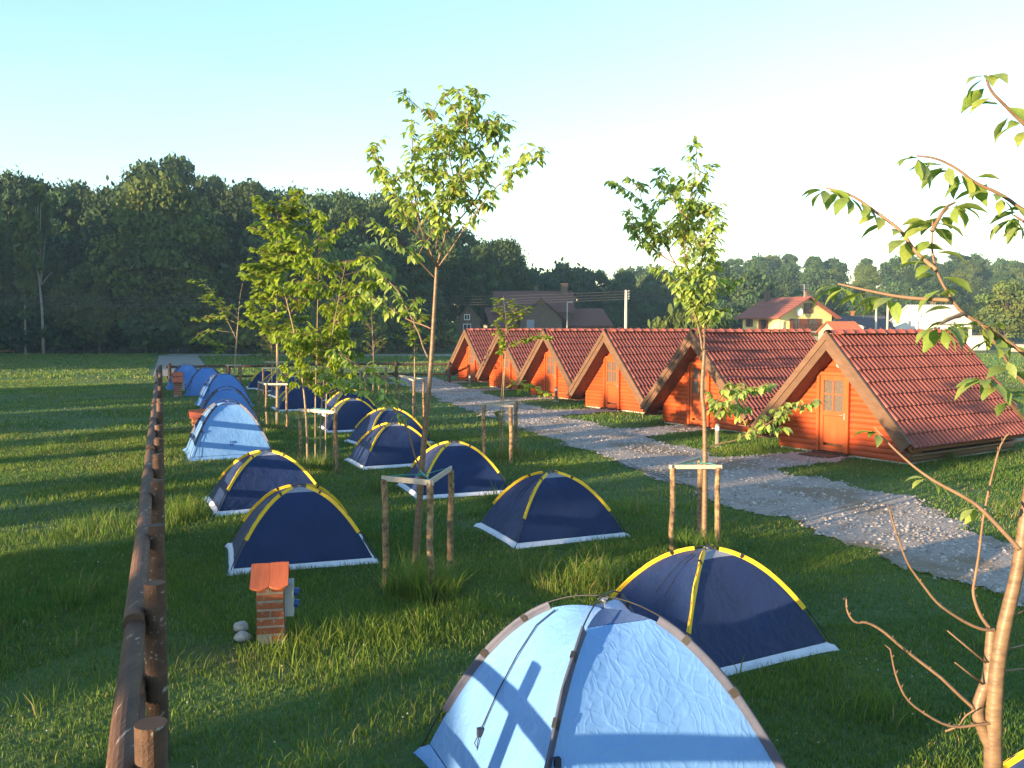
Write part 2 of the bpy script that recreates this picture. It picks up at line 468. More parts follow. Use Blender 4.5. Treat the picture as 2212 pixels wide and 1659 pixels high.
mb = MB()
mb.add([(-36, 91, .02), (-28.5, 88.5, .02), (-4.5, 87.5, .02), (1, 95, .02), (3, 96.5, .02), (-4, 93.5, .02), (-28, 93.5, .02), (-36, 95.5, .02)], [(0, 1, 6, 7), (1, 2, 5, 6), (2, 3, 4, 5)])
mb.add([(-35.5, 89.5, .024), (-31.6, 89.5, .024), (-17.2, 51.0, .024), (-20.6, 51.0, .024)], [(3, 2, 1, 0)])
tag(mb.build('far_road', M['track']), kind='structure')
mb = MB()
mb.add([(-12, 118, .03), (-1, 112, .03), (4, 150, .03), (-20, 165, .03)], [(0, 1, 2, 3)])
tag(mb.build('gravel_yard', M['track']), kind='structure')

# gravel stones on the path
rs = np.random.RandomState(5)
n = 70000
sy = 7.0 + (rs.rand(n) ** 1.7) * 40
sx = np.interp(sy, _ny, _nx) - 0.3 + rs.rand(n) * (np.interp(sy, _fy, _fx) - np.interp(sy, _ny, _nx) + 3.2)
pd = path_depth(sx, sy)
keep = (pd > -0.10 * rs.rand(n) - .02) & (vnoise(sx, sy, 0.9, 9) * 0.7 + rs.rand(n) * 0.6 > 0.56)
sx, sy = sx[keep], sy[keep]
n = len(sx)
octa = np.array([(1, 0, 0), (0, 1, 0), (-1, 0, 0), (0, -1, 0), (0, 0, 1)], float)
size = (0.008 + rs.rand(n) ** 3 * 0.026) * (1 + sy / 80)
ang = rs.rand(n) * 6.28
co = np.repeat(octa[None], n, 0) * size[:, None, None] * (0.6 + 0.8 * rs.rand(n, 5, 1)) * np.array([1, 1, 0.75])
ca, sa = np.cos(ang)[:, None], np.sin(ang)[:, None]
cx_ = co[:, :, 0] * ca - co[:, :, 1] * sa + sx[:, None]
cy_ = co[:, :, 0] * sa + co[:, :, 1] * ca + sy[:, None]
cz_ = co[:, :, 2] + 0.016
co = np.stack([cx_, cy_, cz_], -1).reshape(-1, 3)
fc = np.array([(0, 1, 4), (1, 2, 4), (2, 3, 4), (3, 0, 4)])
fl = (fc[None] + (np.arange(n) * 5)[:, None, None]).reshape(-1)
tv = np.repeat(0.45 + 0.8 * rs.rand(n), 5)
tint = np.stack([tv, tv * 0.97, tv * 0.95, np.ones_like(tv)], -1)
tag(link('gravel', np_mesh('gravel', co, fl, 3, M['stone'], tint)), kind='stuff')

# ------------------------------------------------------------------ grass blades
TENT_CENTRES = []          # filled below for the blade mask (x, y, rotation, half width, half depth)
L_ROT, N_ROT = R(21.5), R(22.0)
LIGHT = [(0.54, 5.2, 0), (-6.32, 19.7, 2), (-8.0, 24.9, -3), (-10.45, 32.2, 4), (-12.9, 37.6, -4), (-15.0, 41.0, 2)]
NAVY = [(-2.62, 10.85, -4), (-3.92, 14.1, 3), (0.53, 12.1, 1), (1.73, 7.8, 7), (3.08, 4.25, 8), (-1.0, 15.3, -2), (-2.46, 18.4, 2), (-3.0, 21.6, 8),
        (-4.39, 24.5, -3), (-5.18, 28.4, 3), (-7.3, 30.6, 0), (-7.25, 34.6, -5), (-9.0, 36.4, 3), (-10.45, 39.9, 6), (-11.5, 41.4, -4)]
for (x, y, r) in LIGHT: TENT_CENTRES.append((x, y, L_ROT + R(r), 0.84, 0.84))
for (x, y, r) in NAVY: TENT_CENTRES.append((x, y, N_ROT + R(r), 0.82, 0.68))
def in_tent(x, y):
    r = np.zeros(np.shape(x), bool)
    for (tx, ty, a, hw, hd) in TENT_CENTRES:
        u = (x - tx) * math.cos(a) + (y - ty) * math.sin(a)
        v = -(x - tx) * math.sin(a) + (y - ty) * math.cos(a)
        r |= (np.abs(u) < hw + 0.07) & (np.abs(v) < hd + 0.07)
    return r

def blades(n, y0, y1, h0, h1, w, seed, tall=0.0, pts=None, lean=0.5, power=1.0):
    rs = np.random.RandomState(seed)
    if pts is None:
        t = rs.rand(n)
        y = np.sqrt(y0 * y0 + t * (y1 * y1 - y0 * y0))
        x = (rs.rand(n) * 2 - 1) * (y * 0.66 + 2.0)
    else:
        x, y = pts
    track = ((np.abs(x + 33.5 - (89.5 - y) * .379) < 2.1) & (y > 50.5) & (y < 90)) | ((y > 88 + .02 * np.abs(x)) & (y < 94.5) & (x > -36) & (x < 2))
    ok = ~track & (path_depth(x, y) < 0.30 * rs.rand(len(x)) ** 2.5 - .02) & ~((vnoise(x, y, .33, 61) > .66) & (rs.rand(len(x)) < .55)) & ~in_cabin(x, y) & ~in_tent(x, y)
    x, y = x[ok], y[ok]
    n = len(x)
    big = vnoise(x, y, 0.55, 21) * 0.55 + vnoise(x, y, 1.7, 22) * 0.45
    clump = vnoise(x, y, 3.2, 23)
    lengthy = np.clip((big - 0.38) * 3.2, 0, 1)
    pdn = np.clip(-path_depth(x, y), 0, 2.0)
    h = (h0 + (h1 - h0) * rs.rand(n) ** 1.5) * (0.55 + 0.75 * lengthy + 0.35 * clump) * (0.55 + 0.45 * np.clip(pdn / 0.5, 0, 1)) * (1 + tall)
    ang = rs.rand(n) * 6.283
    ln = (0.15 + rs.rand(n) * lean) * h
    la = rs.rand(n) * 6.283
    dx, dy = np.cos(ang) * w / 2, np.sin(ang) * w / 2
    wv = 0.7 + 0.6 * rs.rand(n)
    dx, dy = dx * wv, dy * wv
    z0 = np.zeros(n)
    mx, my, mz = x + np.cos(la) * ln * 0.3, y + np.sin(la) * ln * 0.3, h * 0.55
    v = np.stack([np.stack([x - dx, y - dy, z0], -1), np.stack([x + dx, y + dy, z0], -1),
                  np.stack([mx - dx * .75, my - dy * .75, mz], -1), np.stack([mx + dx * .75, my + dy * .75, mz], -1),
                  np.stack([x + np.cos(la) * ln, y + np.sin(la) * ln, h], -1)], 1)
    f = np.array([(0, 1, 3), (0, 3, 2), (2, 3, 4)])
    # colours: deep green to yellow-green, some straw
    t = np.clip(0.25 + 0.8 * (vnoise(x, y, 0.8, 31) - 0.35) + 0.35 * (rs.rand(n) - 0.5), 0, 1)[:, None]
    green, lime, straw = np.array([0.080, 0.180, 0.030]), np.array([0.220, 0.295, 0.036]), np.array([0.36, 0.30, 0.12])
    c = green * (1 - t) + lime * t
    st = ((rs.rand(n) < 0.05 + 0.10 * (vnoise(x, y, 0.4, 33) > 0.6))[:, None]).astype(float)
    c = c * (1 - st) + straw * st
    c = c * (0.75 + 0.5 * rs.rand(n, 1))
    # darker root, paler tip along each blade
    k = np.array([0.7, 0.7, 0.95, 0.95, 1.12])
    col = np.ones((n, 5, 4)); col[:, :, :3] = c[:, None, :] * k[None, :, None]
    return v.reshape(-1, 3), f, n, col.reshape(-1, 4)

def pack(parts):
    vs, fs, cs, o = [], [], [], 0
    for v, f, n, c in parts:
        vs.append(v); cs.append(c)
        fs.append((f[None] + (np.arange(n) * 5)[:, None, None]).reshape(-1) + o)
        o += len(v)
    return np.concatenate(vs), np.concatenate(fs), np.concatenate(cs)

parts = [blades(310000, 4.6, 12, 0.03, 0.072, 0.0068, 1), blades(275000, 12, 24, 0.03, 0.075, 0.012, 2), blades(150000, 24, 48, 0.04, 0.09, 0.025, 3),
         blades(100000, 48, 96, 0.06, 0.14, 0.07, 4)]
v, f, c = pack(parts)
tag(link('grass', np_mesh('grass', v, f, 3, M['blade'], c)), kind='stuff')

# longer tussocks: round the stakes, along the fence, in loose patches
tus = []
TUFTS = [(-0.95, 9.3, .42, 900, 2.3), (-0.80, 9.0, .25, 350, 1.7), (2.35, 10.9, .35, 400, 1.4), (-3.95, 17.4, .4, 400, 1.4), (-6.6, 24.6, .4, 300, 1.4), (-0.2, 19.0, .4, 350, 1.4),
         (-2.0, 7.55, .4, 250, 0.5), (-3.1, 7.0, .6, 300, 0.5), (-1.35, 7.4, .7, 500, 0.4), (-0.4, 8.2, .6, 400, 0.5), (0.7, 9.7, .6, 350, 0.8), (0.95, 9.6, .3, 250, 1.2), (-4.4, 7.6, .9, 500, 0.5),
         (-5.5, 12.3, .8, 800, 0.9), (-5.0, 13.0, .5, 500, 1.4), (3.9, 5.3, .5, 600, 1.2), (-0.5, 6.2, .5, 350, 0.3), (-1.2, 5.9, .6, 350, 0.3), (-2.4, 5.6, .6, 350, 0.3), (7.9, 13.2, .8, 700, 1.0)]
for i, (x, y, r, k, tall) in enumerate(TUFTS):
    q = np.random.RandomState(100 + i)
    a, d = q.rand(k) * 6.28, np.sqrt(q.rand(k)) * r
    tus.append(blades(k, 0, 0, 0.07, 0.15, 0.009, 200 + i, tall, (x + np.cos(a) * d, y + np.sin(a) * d), 0.7))
q = np.random.RandomState(77)
for k in range(60):
    y = 5 + 20 * q.rand(); x = (q.rand() * 2 - 1) * y * 0.6
    a, d = q.rand(60) * 6.28, np.sqrt(q.rand(60)) * (0.12 + 0.2 * q.rand())
    tus.append(blades(60, 0, 0, 0.08, 0.16, 0.010, 300 + k, 0.6, (x + np.cos(a) * d, y + np.sin(a) * d), 0.6))
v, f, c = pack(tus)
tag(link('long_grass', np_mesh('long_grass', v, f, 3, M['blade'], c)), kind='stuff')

# clover heads
q = np.random.RandomState(41)
mb = MB()
for k in range(620):
    y = 5 + 21 * q.rand() ** 1.2; x = (q.rand() * 2 - 1) * y * 0.6
    if k > 470: x, y = 7.6 + q.randn() * 0.5, 12.9 + q.randn() * 0.5
    if path_depth(x, y) > -0.05 or in_tent(np.array([x]), np.array([y]))[0]: continue
    if k <= 470 and vnoise(x, y, 0.5, 55) < 0.42: continue
    z, r = 0.05 + 0.05 * q.rand(), 0.004 + 0.004 * q.rand()
    mb.add([(x - r, y, z), (x, y - r, z), (x + r, y, z), (x, y + r, z), (x, y, z + r), (x, y, z - r)],
           [(0, 1, 4), (1, 2, 4), (2, 3, 4), (3, 0, 4), (1, 0, 5), (2, 1, 5), (3, 2, 5), (0, 3, 5)])
tag(mb.build('clover_flowers', M['flower']), kind='stuff')

# ------------------------------------------------------------------ dome tents
def tent_geo(a, b, h, p, bulge, seed):
    cs = [Vector((-a, -b, 0)), Vector((a, -b, 0)), Vector((a, b, 0)), Vector((-a, b, 0))]
    def Z(t):
        return h * (1 - t ** p)
    def surf(k, t, s, off=0.0):
        A_, B_ = cs[k], cs[(k + 1) % 4]
        q = (A_ * (1 - s) + B_ * s) * t
        sag = bulge * math.sin(math.pi * s) * math.sin(math.pi * min(1, t)) 
        mid = (A_ + B_).normalized()
        w = 0.012 * noise.noise((q.x * 3.1 + seed, q.y * 3.1, k * 5.0)) + 0.006 * noise.noise((q.x * 11 + seed, q.y * 11 * (0.4 + t), k * 3.0))
        w *= math.sin(math.pi * s) ** 0.5 if 0 < s < 1 else 0
        q = q + mid * (-sag + w * min(1, t * 3) + off)
        return Vector((q.x, q.y, Z(t) + off * 0.5))
    return cs, Z, surf

def make_tent(kind):
    if kind == 'navy':
        a, b, h, p = 0.82, 0.68, 0.83, 2.1
        fab, slv = M['navy'], M['yellow']
        bands, clips, gap = [(0.10, 0.275), (0.285, 0.78)], [0.28], 0.0
    else:
        a, b, h, p = 0.86, 0.86, 1.17, 2.1
        fab, slv = (M['skyblue'] if kind == 'pale' else M['skyblue_shaded']), M['greysleeve']
        bands, clips, gap = [(0.27, 0.40), (0.405, 0.62), (0.625, 0.86)], [0.4025, 0.6225], 0.035
    cs, Z, surf = tent_geo(a, b, h, p, 0.035 if kind == 'navy' else 0.045, 3.0 if kind == 'navy' else 8.0)
    root = thing('dome_tent', 'x', 'tent')
    vt, ht = (0.24, 0.962) if kind == 'navy' else (0.24, 0.965)
    NT, NS = 22, 18
    for k in range(4):
        m = MB()
        vent_side = (k % 2 == 0)
        def grid(t0, t1, nt, off=0.0, lower=None):
            vs = [surf(k, t0 + (t1 - t0) * i / nt, j / NS, off) for i in range(nt + 1) for j in range(NS + 1)]
            if gap:
                vs = [Vector((q.x, q.y, q.z - gap * max(0, 1 - math.hypot(q.x, q.y) / 0.33))) for q in vs]
            fs = [(i * (NS + 1) + j, i * (NS + 1) + j + 1, (i + 1) * (NS + 1) + j + 1, (i + 1) * (NS + 1) + j) for i in range(nt) for j in range(NS)]
            return vs, [tuple(reversed(q)) for q in fs]
        m.add(*grid(vt if vent_side else 0.02, ht, NT))
        m.build('panel', fab, root, smooth=True)
        if vent_side:
            m = MB(); m.add(*grid(0.02, vt - 0.004, 6))
            m.build('vent', M['vent'] if kind == 'navy' else M['vent_dark'], root, smooth=True)
        m = MB()
        vs = []
        for j in range(NS + 1):
            s = j / NS
            top = surf(k, ht + 0.003, s)
            A_, B_ = cs[k], cs[(k + 1) % 4]
            e = (A_ * (1 - s) + B_ * s)
            out = (A_ + B_).normalized()
            pull = 0.06 * (abs(2 * s - 1) ** 6)
            wv = 0.014 * noise.noise((s * 6, k * 3.0, 2.0))
            cor = (A_ if s < .5 else B_).normalized() * pull
            vs += [top, Vector((e.x, e.y, 0)) * 0.992 + Vector((0, 0, 0.045)) + out * (0.008 + wv * .5) + cor * .6, Vector((e.x, e.y, 0.004 + max(0, wv))) + out * (0.022 + wv) + cor]
        fs = []
        for j in range(NS):
            for r_ in range(2):
                fs.append((j * 3 + r_, j * 3 + r_ + 1, (j + 1) * 3 + r_ + 1, (j + 1) * 3 + r_))
        m.add(vs, fs)
        m.build('groundsheet_hem', M['hem'] if kind == 'navy' else fab, root, smooth=True)
    # poles and sleeves along the four corner arcs
    for k in range(4):
        c_ = cs[k]
        out = c_.normalized()
        def arc(t, off):
            dz = -h * p * t ** (p - 1)          # slope dz/dt
            nrm = Vector((-dz * out.x, -dz * out.y, c_.length)).normalized()
            return Vector((c_.x * t, c_.y * t, Z(t))) + nrm * off
        fin = 0.030 if kind == 'navy' else 0.042
        lean_ = (.35 if kind == 'navy' else .12) * (1 if k % 2 else -1)
        m = MB()
        m.tube([arc(t, fin * .93) + Vector((-out.y, out.x, 0)) * (lean_ * fin * .93 * (1 if .05 < t < .95 else 0)) for t in [0, .03, .07, .12, .18, .25, .33, .42, .52, .62, .72, .82, .91, 1.0]], 0.005, 6)
        m.build('pole', M['black'], root, smooth=True)
        side = Vector((-out.y, out.x, 0))
        for (t0, t1) in bands:
            m = MB(); vs = []
            n_ = max(3, int((t1 - t0) * 26))
            for i in range(n_ + 1):
                t = t0 + (t1 - t0) * i / n_
                wob = .004 * math.sin(t * 21 + k * 2)
                for q, o_ in ((-.010, -0.006), (-.005, fin * .5), (-.009, fin * .93), (.0, fin * 1.07), (.009, fin * .93), (.005, fin * .5), (.010, -0.006)):
                    vs.append(arc(t, o_) + side * (q + wob * o_ / fin + lean_ * o_))
            fs = [(i * 7 + j, i * 7 + j + 1, (i + 1) * 7 + j + 1, (i + 1) * 7 + j) for i in range(n_) for j in range(6)]
            m.add(vs, fs)
            m.build('pole_sleeve', slv, root, smooth=True)
        for t in clips:
            m = MB()
            m.add([arc(tt, o_) + side * (q + lean_ * o_) for tt in (t - .013, t + .013) for q, o_ in ((-.012, .0), (-.012, fin * 1.1), (.012, fin * 1.1), (.012, .0))],
                  [(0, 1, 5, 4), (1, 2, 6, 5), (2, 3, 7, 6)])
            m.build('clip', M['black'], root)
    m = MB()
    m.tube([(-.03, 0, h + .02), (.03, 0, h + .02)], .009, 6); m.tube([(0, -.03, h + .014), (0, .03, h + .014)], .008, 6)
    m.tube([(0.01, 0, h + .03), (0.02, 0.01, h - gap - 0.01)], .004, 5)
    m.build('pole_hub', M['metal'], root)
    # cords lying on the fabric and running to a peg
    if kind == 'navy':
        m = MB()
        for s in (0.42, 0.55):
            m.tube([surf(3, t, s, 0.006) for t in (0.2, 0.35, 0.5, 0.65)], 0.003, 5)
        m.build('seam_cord', M['cord'], root)
        m = MB()
        m.tube([surf(1, .8, 0.02, .03), Vector((a * 1.1, -b * 1.05, 0.01))], 0.0025, 5)
        m.build('guy_line', M['cord'], root)
    else:
        for k, s0 in ((3, 0.12), (0, 0.93)):
            m = MB()
            pts = [surf(k, t, s, 0.012) for t, s in ((0.27, s0), (0.4, 0.5 + (s0 - .5) * .85), (0.55, 0.5 + (s0 - .5) * .62), (0.7, 0.5 + (s0 - .5) * .5), (0.82, 0.5 + (s0 - .5) * .4))]
            if k == 0:
                pts = [surf(0, 0.72, 0.03, .02), surf(0, 0.85, 0.06, .015), surf(0, 1.0, 0.10, .02)]
            m.tube(pts, 0.0045, 5)
            q = pts[-1] if k == 3 else pts[0]
            m.box(q, (.03, .03, .05))
            if k == 3:
                for a_ in range(2):
                    m.tube([q, q + Vector((-.02 - a_ * .02, -.02, -.05)), q + Vector((-.03 + a_ * .02, -.03, -.12)), q + Vector((0, -.02, -.05))], .0035, 5)
            m.build('guy_line', M['cord'], root)
    return root, surf

navy, _s = make_tent('navy')
pale, surf_pale = make_tent('pale')
blue, _s = make_tent('blue')
index_kids()
TL = ['light blue silvery dome tent cut off by the bottom edge of the photo',
      'pale sunlit light blue dome tent with a small blue square emblem, behind two navy tents',
      'shaded blue dome tent directly behind the pale sunlit tent with the emblem',
      'shaded blue dome tent third in line behind the pale sunlit tent with the emblem',
      'blue dome tent with one paler side, second from the far log fence',
      'farthest blue dome tent, peeking out right beside the far log fence']
for i, (x, y, r) in enumerate(LIGHT):
    if i == 0: o = pale
    elif i == 1: o = copy_tree(pale)
    elif i == 2: o = blue
    else: o = copy_tree(blue)
    o.location = (x, y, 0); o.rotation_euler = (0, 0, L_ROT + R(r))
    if i > 1: o.scale = (1.02, 1.0, 1.0 - 0.02 * (i % 3))
    tag(o, TL[i], 'tent', 'light blue dome tents in the row along the log fence')
    if i == 1:
        mb = MB()
        for dx in (-.022, .022):
            for dz in (-.028, .028):
                q0 = surf_pale(0, .86, .5 + dx / 1.6, .012)
                mb.box((q0.x, q0.y, q0.z + dz), (.032, .004, .045), Matrix.Rotation(R(-28), 3, 'X'))
        mb.build('emblem', M['emblem'], o)
TN = ['navy tent with yellow pole strips right behind the brick post with a grey box',
      'navy tent with purplish sunlit side right in front of the pale emblem tent',
      'shaded navy tent alone on open grass beside the gravel path, clear of all trees',
      'big navy tent with sunlit top, partly hidden by the large light blue tent',
      'navy tent of which only a yellow strip shows in the bottom corner of the photo',
      'navy tent partly hidden behind the trunk of the tall staked cherry tree',
      'navy tent with white front hem, next one behind the tent at the tall cherry trunk',
      'navy tent half covered by the navy tent two behind the tall cherry trunk',
      'navy tent with yellow strips just beside the three posts of the bushy lime green tree',
      'navy tent overlapping from behind the one beside the posts of the bushy lime green tree',
      'shaded navy tent with pale hem seen between the trunks of the bushy lime green tree',
      'dark navy tent behind the bushy tree trunks, overlapped by the shaded pale-hemmed navy tent',
      'dark navy tent behind the shaded pale-hemmed one, its top under the lime green leaves',
      'dark distant navy tent mostly hidden by leaves, second from the far log fence',
      'small distant navy tent nearest to the far log fence, beside the thin sapling stems']
for i, (x, y, r) in enumerate(NAVY):
    o = navy if i == 0 else copy_tree(navy)
    o.location = (x, y, 0); o.rotation_euler = (0, 0, N_ROT + R(r))
    k = 1.0 + 0.03 * math.sin(i * 2.1)
    o.scale = (k, 1.0, 1.0 + 0.02 * math.cos(i * 1.7))
    tag(o, TN[i], 'tent', 'navy and yellow dome tents on the lawn')

# ------------------------------------------------------------------ A-frame cabins
RZ, EZ, EW = 2.70, 0.50, 2.0            # ridge, eave height and half width of the roof's upper face
SL = math.hypot(EW, RZ - EZ)
sd = Vector((EW / SL, 0, -(RZ - EZ) / SL))   # down the right slope
sn = Vector(((RZ - EZ) / SL, 0, EW / SL))    # normal of the right slope
WH = 1.63
Y0, Y1 = -0.52, 4.42                     # roof overhangs
def roof_z(x, off=0.0):
    return RZ - off * SL / EW - abs(x) * (RZ - EZ) / EW
def roof_x(z, off=0.0):
    return max(0.0, (RZ - off * SL / EW - z) * EW / (RZ - EZ))

cab = thing('cabin', 'x', 'cabin')
# deck slabs under the tiles
mb = MB()
for s in (-1, 1):
    top = [(0, RZ - 0.05), (s * EW, EZ - 0.05), (s * (EW - .03), EZ - 0.17), (0, RZ - 0.19)]
    mb.prism(top if s < 0 else top[::-1], Y0 + .03, Y1 - .03)
roofd = mb.build('roof', M['soffit'], cab)
# tiles of the right slope, one object each; the slope turned away from the path as one mesh
NC, NR = 16, 9
tw, tl = (Y1 - Y0) / NC, (SL + .03) / NR
def tile_mesh():
    m = MB()
    prof = []
    for q in range(2):
        y0 = tw * (q * .5)
        prof += [(y0 + .004, .0), (y0 + tw * .20, .0), (y0 + tw * .245, .030), (y0 + tw * .34, .046), (y0 + tw * .435, .030), (y0 + tw * .48, .0)]
    prof.append((tw - .003, 0))
    n = len(prof)
    vs = []
    for u, lift in ((0, 0.0), (tl + .03, .034)):
        for (y, z) in prof:
            vs.append((u, y, z + lift))
    for (y, z) in prof:                     # thick lower lip
        vs.append((tl + .03, y, -0.012))
    fs = [(i, n + i, n + i + 1, i + 1) for i in range(n - 1)] + [(n + i, 2 * n + i, 2 * n + i + 1, n + i + 1) for i in range(n - 1)]
    m.add(vs, fs)
    return m
tmesh = tile_mesh().mesh('tile', M['tile'], smooth=False)
Rm = Matrix(((sd.x, 0, sn.x), (0, 1, 0), (sd.z, 0, sn.z))).to_4x4()
for r_ in range(NR):
    for c_ in range(NC):
        o3 = Vector((0, Y0 + c_ * tw, RZ - 0.045)) + sd * (r_ * tl + .01) + sn * (0.004 + rnd.uniform(-.003, .004))
        mt = Matrix.Translation(o3) @ Rm @ Matrix.Rotation(rnd.uniform(-.006, .006), 4, 'Z')
        link('tile', tmesh, cab, mt)
mb = MB()
src = tile_mesh()
for r_ in range(NR):
    for c_ in range(NC):
        o3 = Vector((0, Y0 + c_ * tw, RZ - 0.045)) + sd * (r_ * tl + .01) + sn * .004
        mt = Matrix.Translation(o3) @ Rm
        vs = [mt @ Vector(q) for q in src.v]
        mb.add([(-q.x, q.y, q.z) for q in vs], [tuple(reversed(f_)) for f_ in src.f])
tag(mb.build('far_slope_tiles', M['tile'], cab), kind='stuff')
# ridge caps
mb = MB()
rl = (Y1 - Y0 - .02) / 13
vs = []
for (y, k) in ((0, 1.0), (rl * .97, 1.0), (rl * .97, 1.12), (rl + .03, 1.12)):
    for j in range(9):
        t = math.pi * j / 8
        vs.append((math.cos(t) * .115 * k, y, math.sin(t) * .085 * k - .035))
mb.add(vs, [(i * 9 + j, i * 9 + j + 1, (i + 1) * 9 + j + 1, (i + 1) * 9 + j) for i in range(3) for j in range(8)])
mb.add([vs[27 + j] for j in range(9)] + [(0, rl + .03, -.06)], [(j, j + 1, 9) for j in range(8)])
mb.tube([(0, rl * .97, .05), (0, rl * .97, .085)], .012, 5)
rmesh = mb.mesh('ridge_tile', M['tile'], smooth=True)
for c_ in range(13):
    link('ridge_tile', rmesh, cab, Matrix.Translation((0, Y0 + .01 + c_ * rl, RZ + .012 + rnd.uniform(-.003, .003))))
# bargeboards: two stepped boards on each side, front and back
for s in (-1, 1):
    for (yf, th, d0, d1, ext) in ((Y0 - .035, .035, .0, .275, .02), (Y0 - .062, .027, .0, .125, .03), (Y1, .03, .0, .20, .02)):
        up = Vector((s * sn.x, 0, sn.z)); dn = Vector((s * sd.x, 0, sd.z))
        a0, a1 = Vector((0, 0, RZ + .03 - d0 * SL / EW)), Vector((0, 0, RZ + .03 - d1 * SL / EW))
        b0 = Vector((0, 0, RZ + .03)) + dn * (SL + ext) - up * d0; b1 = Vector((0, 0, RZ + .03)) + dn * (SL + ext) - up * d1
        poly = [(a0.x, a0.z), (b0.x, b0.z), (b1.x, b1.z), (a1.x, a1.z)]
        mb = MB(); mb.prism(poly if s > 0 else poly[::-1], yf, yf + th)
        mb.build('bargeboard', M['barge'], cab)
# soffit boards under the roof, running from eave to ridge line
mb0 = []
for s in (-1, 1):
    for q in range(5):
        mb = MB()
        y0 = Y0 + .035 + q * .1
        off0, off1 = .205, .225
        x1 = s * (EW - .06)
        poly = [(0, RZ - off0 * SL / EW), (x1, roof_z(x1, off0)), (x1, roof_z(x1, off1)), (0, RZ - off1 * SL / EW)]
        mb.prism(poly if s > 0 else poly[::-1], y0 + .003, y0 + .097)
        mb.build('soffit_board', M['soffit'], cab)
    mb = MB()                                # boxed eave from roof edge back to the wall
    mb.box((s * (WH + .18), (Y0 + Y1) / 2 + .0, roof_z(EW - .1, .225) - .012), (.36, Y1 - Y0 - .16, .03))
    mb.build('eave_board', M['barge'], cab)
# log siding: front (with door opening), back, low side walls
DX0, DX1, DZ = -0.56, 0.26, 1.80
LH = 0.118
def log_piece(x0l, x0h, x1l, x1h, z, y, hgt=LH, dep=.030, face=-1):
    """one horizontal log between slanted ends, bulging outwards"""
    m = MB(); vs = []
    N = 5
    for i in range(N + 1):
        t = i / N
        zz = z + .002 + (hgt - .004) * t
        bul = dep * math.sin(math.pi * (0.08 + .84 * t)) ** 0.6
        vs.append((x0l + (x0h - x0l) * t, y + face * bul, zz)); vs.append((x1l + (x1h - x1l) * t, y + face * bul, zz))
    b_ = len(vs)
    vs += [(x0l, y, z), (x1l, y, z), (x0h, y, z + hgt), (x1h, y, z + hgt)]
    fs = [(2 * i, 2 * i + 1, 2 * i + 3, 2 * i + 2) for i in range(N)] + [(b_, b_ + 1, 1, 0), (2 * N, 2 * N + 1, b_ + 3, b_ + 2)]
    fs += [tuple([b_] + [2 * i for i in range(N + 1)] + [b_ + 2]), tuple([b_ + 1, b_ + 3] + [2 * i + 1 for i in range(N, -1, -1)])]
    if face > 0: fs = [tuple(reversed(f_)) for f_ in fs]
    m.add(vs, fs)
    return m
def hw(z):
    return min(WH, roof_x(z, .228))
z = 0.04
while z < 2.38:
    a_, b_ = hw(z), hw(z + LH)
    if z + LH * .5 < DZ:
        if a_ > -DX0 + .06: log_piece(-a_, -b_, DX0, DX0, z, 0).build('wall_log', M['log'], cab)
        if a_ > DX1 + .06: log_piece(DX1, DX1, a_, max(b_, DX1), z, 0).build('wall_log', M['log'], cab)
    else:
        log_piece(-a_, -b_, a_, b_, z, 0).build('wall_log', M['log'], cab)
    log_piece(-a_, -b_, a_, b_, z, 4.12, face=1).build('wall_log', M['log'], cab)
    z += LH
z = 0.04
while z < 0.62:
    for s in (-1, 1):
        m = log_piece(0.0, 0.0, 4.12, 4.12, z, 0, face=-1)
        q = MB(); q.add([(s * (WH - .0) + s * (-y) , x, zz) for x, y, zz in m.v], [f_ if s > 0 else tuple(reversed(f_)) for f_ in m.f])
        q.build('side_log', M['barge'], cab)  # brown where the front is orange: eave shade put into the colour
    z += LH
mb = MB()
mb.box((0, 2.06, .02), (2 * WH - .03, 4.1, .06))
mb.build('floor_slab', M['concrete'], cab)
mb = MB()                                     # inner lining so that no light leaks through
mb.prism([(-WH + .02, .05), (WH - .02, .05), (hw(.75) - .05, .75), (0, RZ - .34), (-hw(.75) + .05, .75)], .06, .08)
mb.build('wall_lining', M['soffit'], cab)
# door
cxd = (DX0 + DX1) / 2
fr = MB()
fr.box((DX0 + .035, -.04, .06 + DZ / 2 - .03), (.07, .13, DZ - .06)); fr.box((DX1 - .035, -.04, .06 + DZ / 2 - .03), (.07, .13, DZ - .06)); fr.box((cxd, -.04, DZ - .005), (DX1 - DX0, .132, .07))
fr.build('door_frame', M['frame'], cab)
door = thing('door', None, None); door.parent = cab
dw = DX1 - DX0 - .15
door.location = (cxd, -.045, .08)
dh = DZ - .13
st = .085
mb = MB()
mb.box((-dw / 2 + st / 2, 0, dh / 2), (st, .045, dh)); mb.box((dw / 2 - st / 2, 0, dh / 2), (st, .045, dh))
for zz, hh in ((.06, .12), (dh * .5, .10), (dh - .05, .10)):
    mb.box((0, 0, zz), (dw - 2 * st - .002, .044, hh))
mb.box((0, 0, dh * .75 + .02), (.028, .04, dh * .46)); mb.box((0, 0, dh * .755), (dw - 2 * st, .038, .028))
mb.box((0, .008, dh * .285), (dw - 2 * st, .02, dh * .36))
mb.build('door_leaf', M['door'], door)
px_ = (dw - 2 * st) / 2
for sx_ in (-1, 1):
    for (z0, z1) in ((dh * .5 + .05, dh * .755 - .014), (dh * .755 + .014, dh - .10)):
        mb = MB(); mb.box((sx_ * px_ / 2, .006, (z0 + z1) / 2), (px_ - .01, .012, z1 - z0))
        mb.build('pane', M['frost'], door)
mb = MB()
mb.box((dw / 2 - .04, -.03, dh * .47), (.03, .012, .14)); mb.tube([(dw / 2 - .04, -.035, dh * .49), (dw / 2 - .04, -.075, dh * .49), (dw / 2 - .13, -.08, dh * .49)], .009, 6)
mb.build('handle', M['metal'], door)
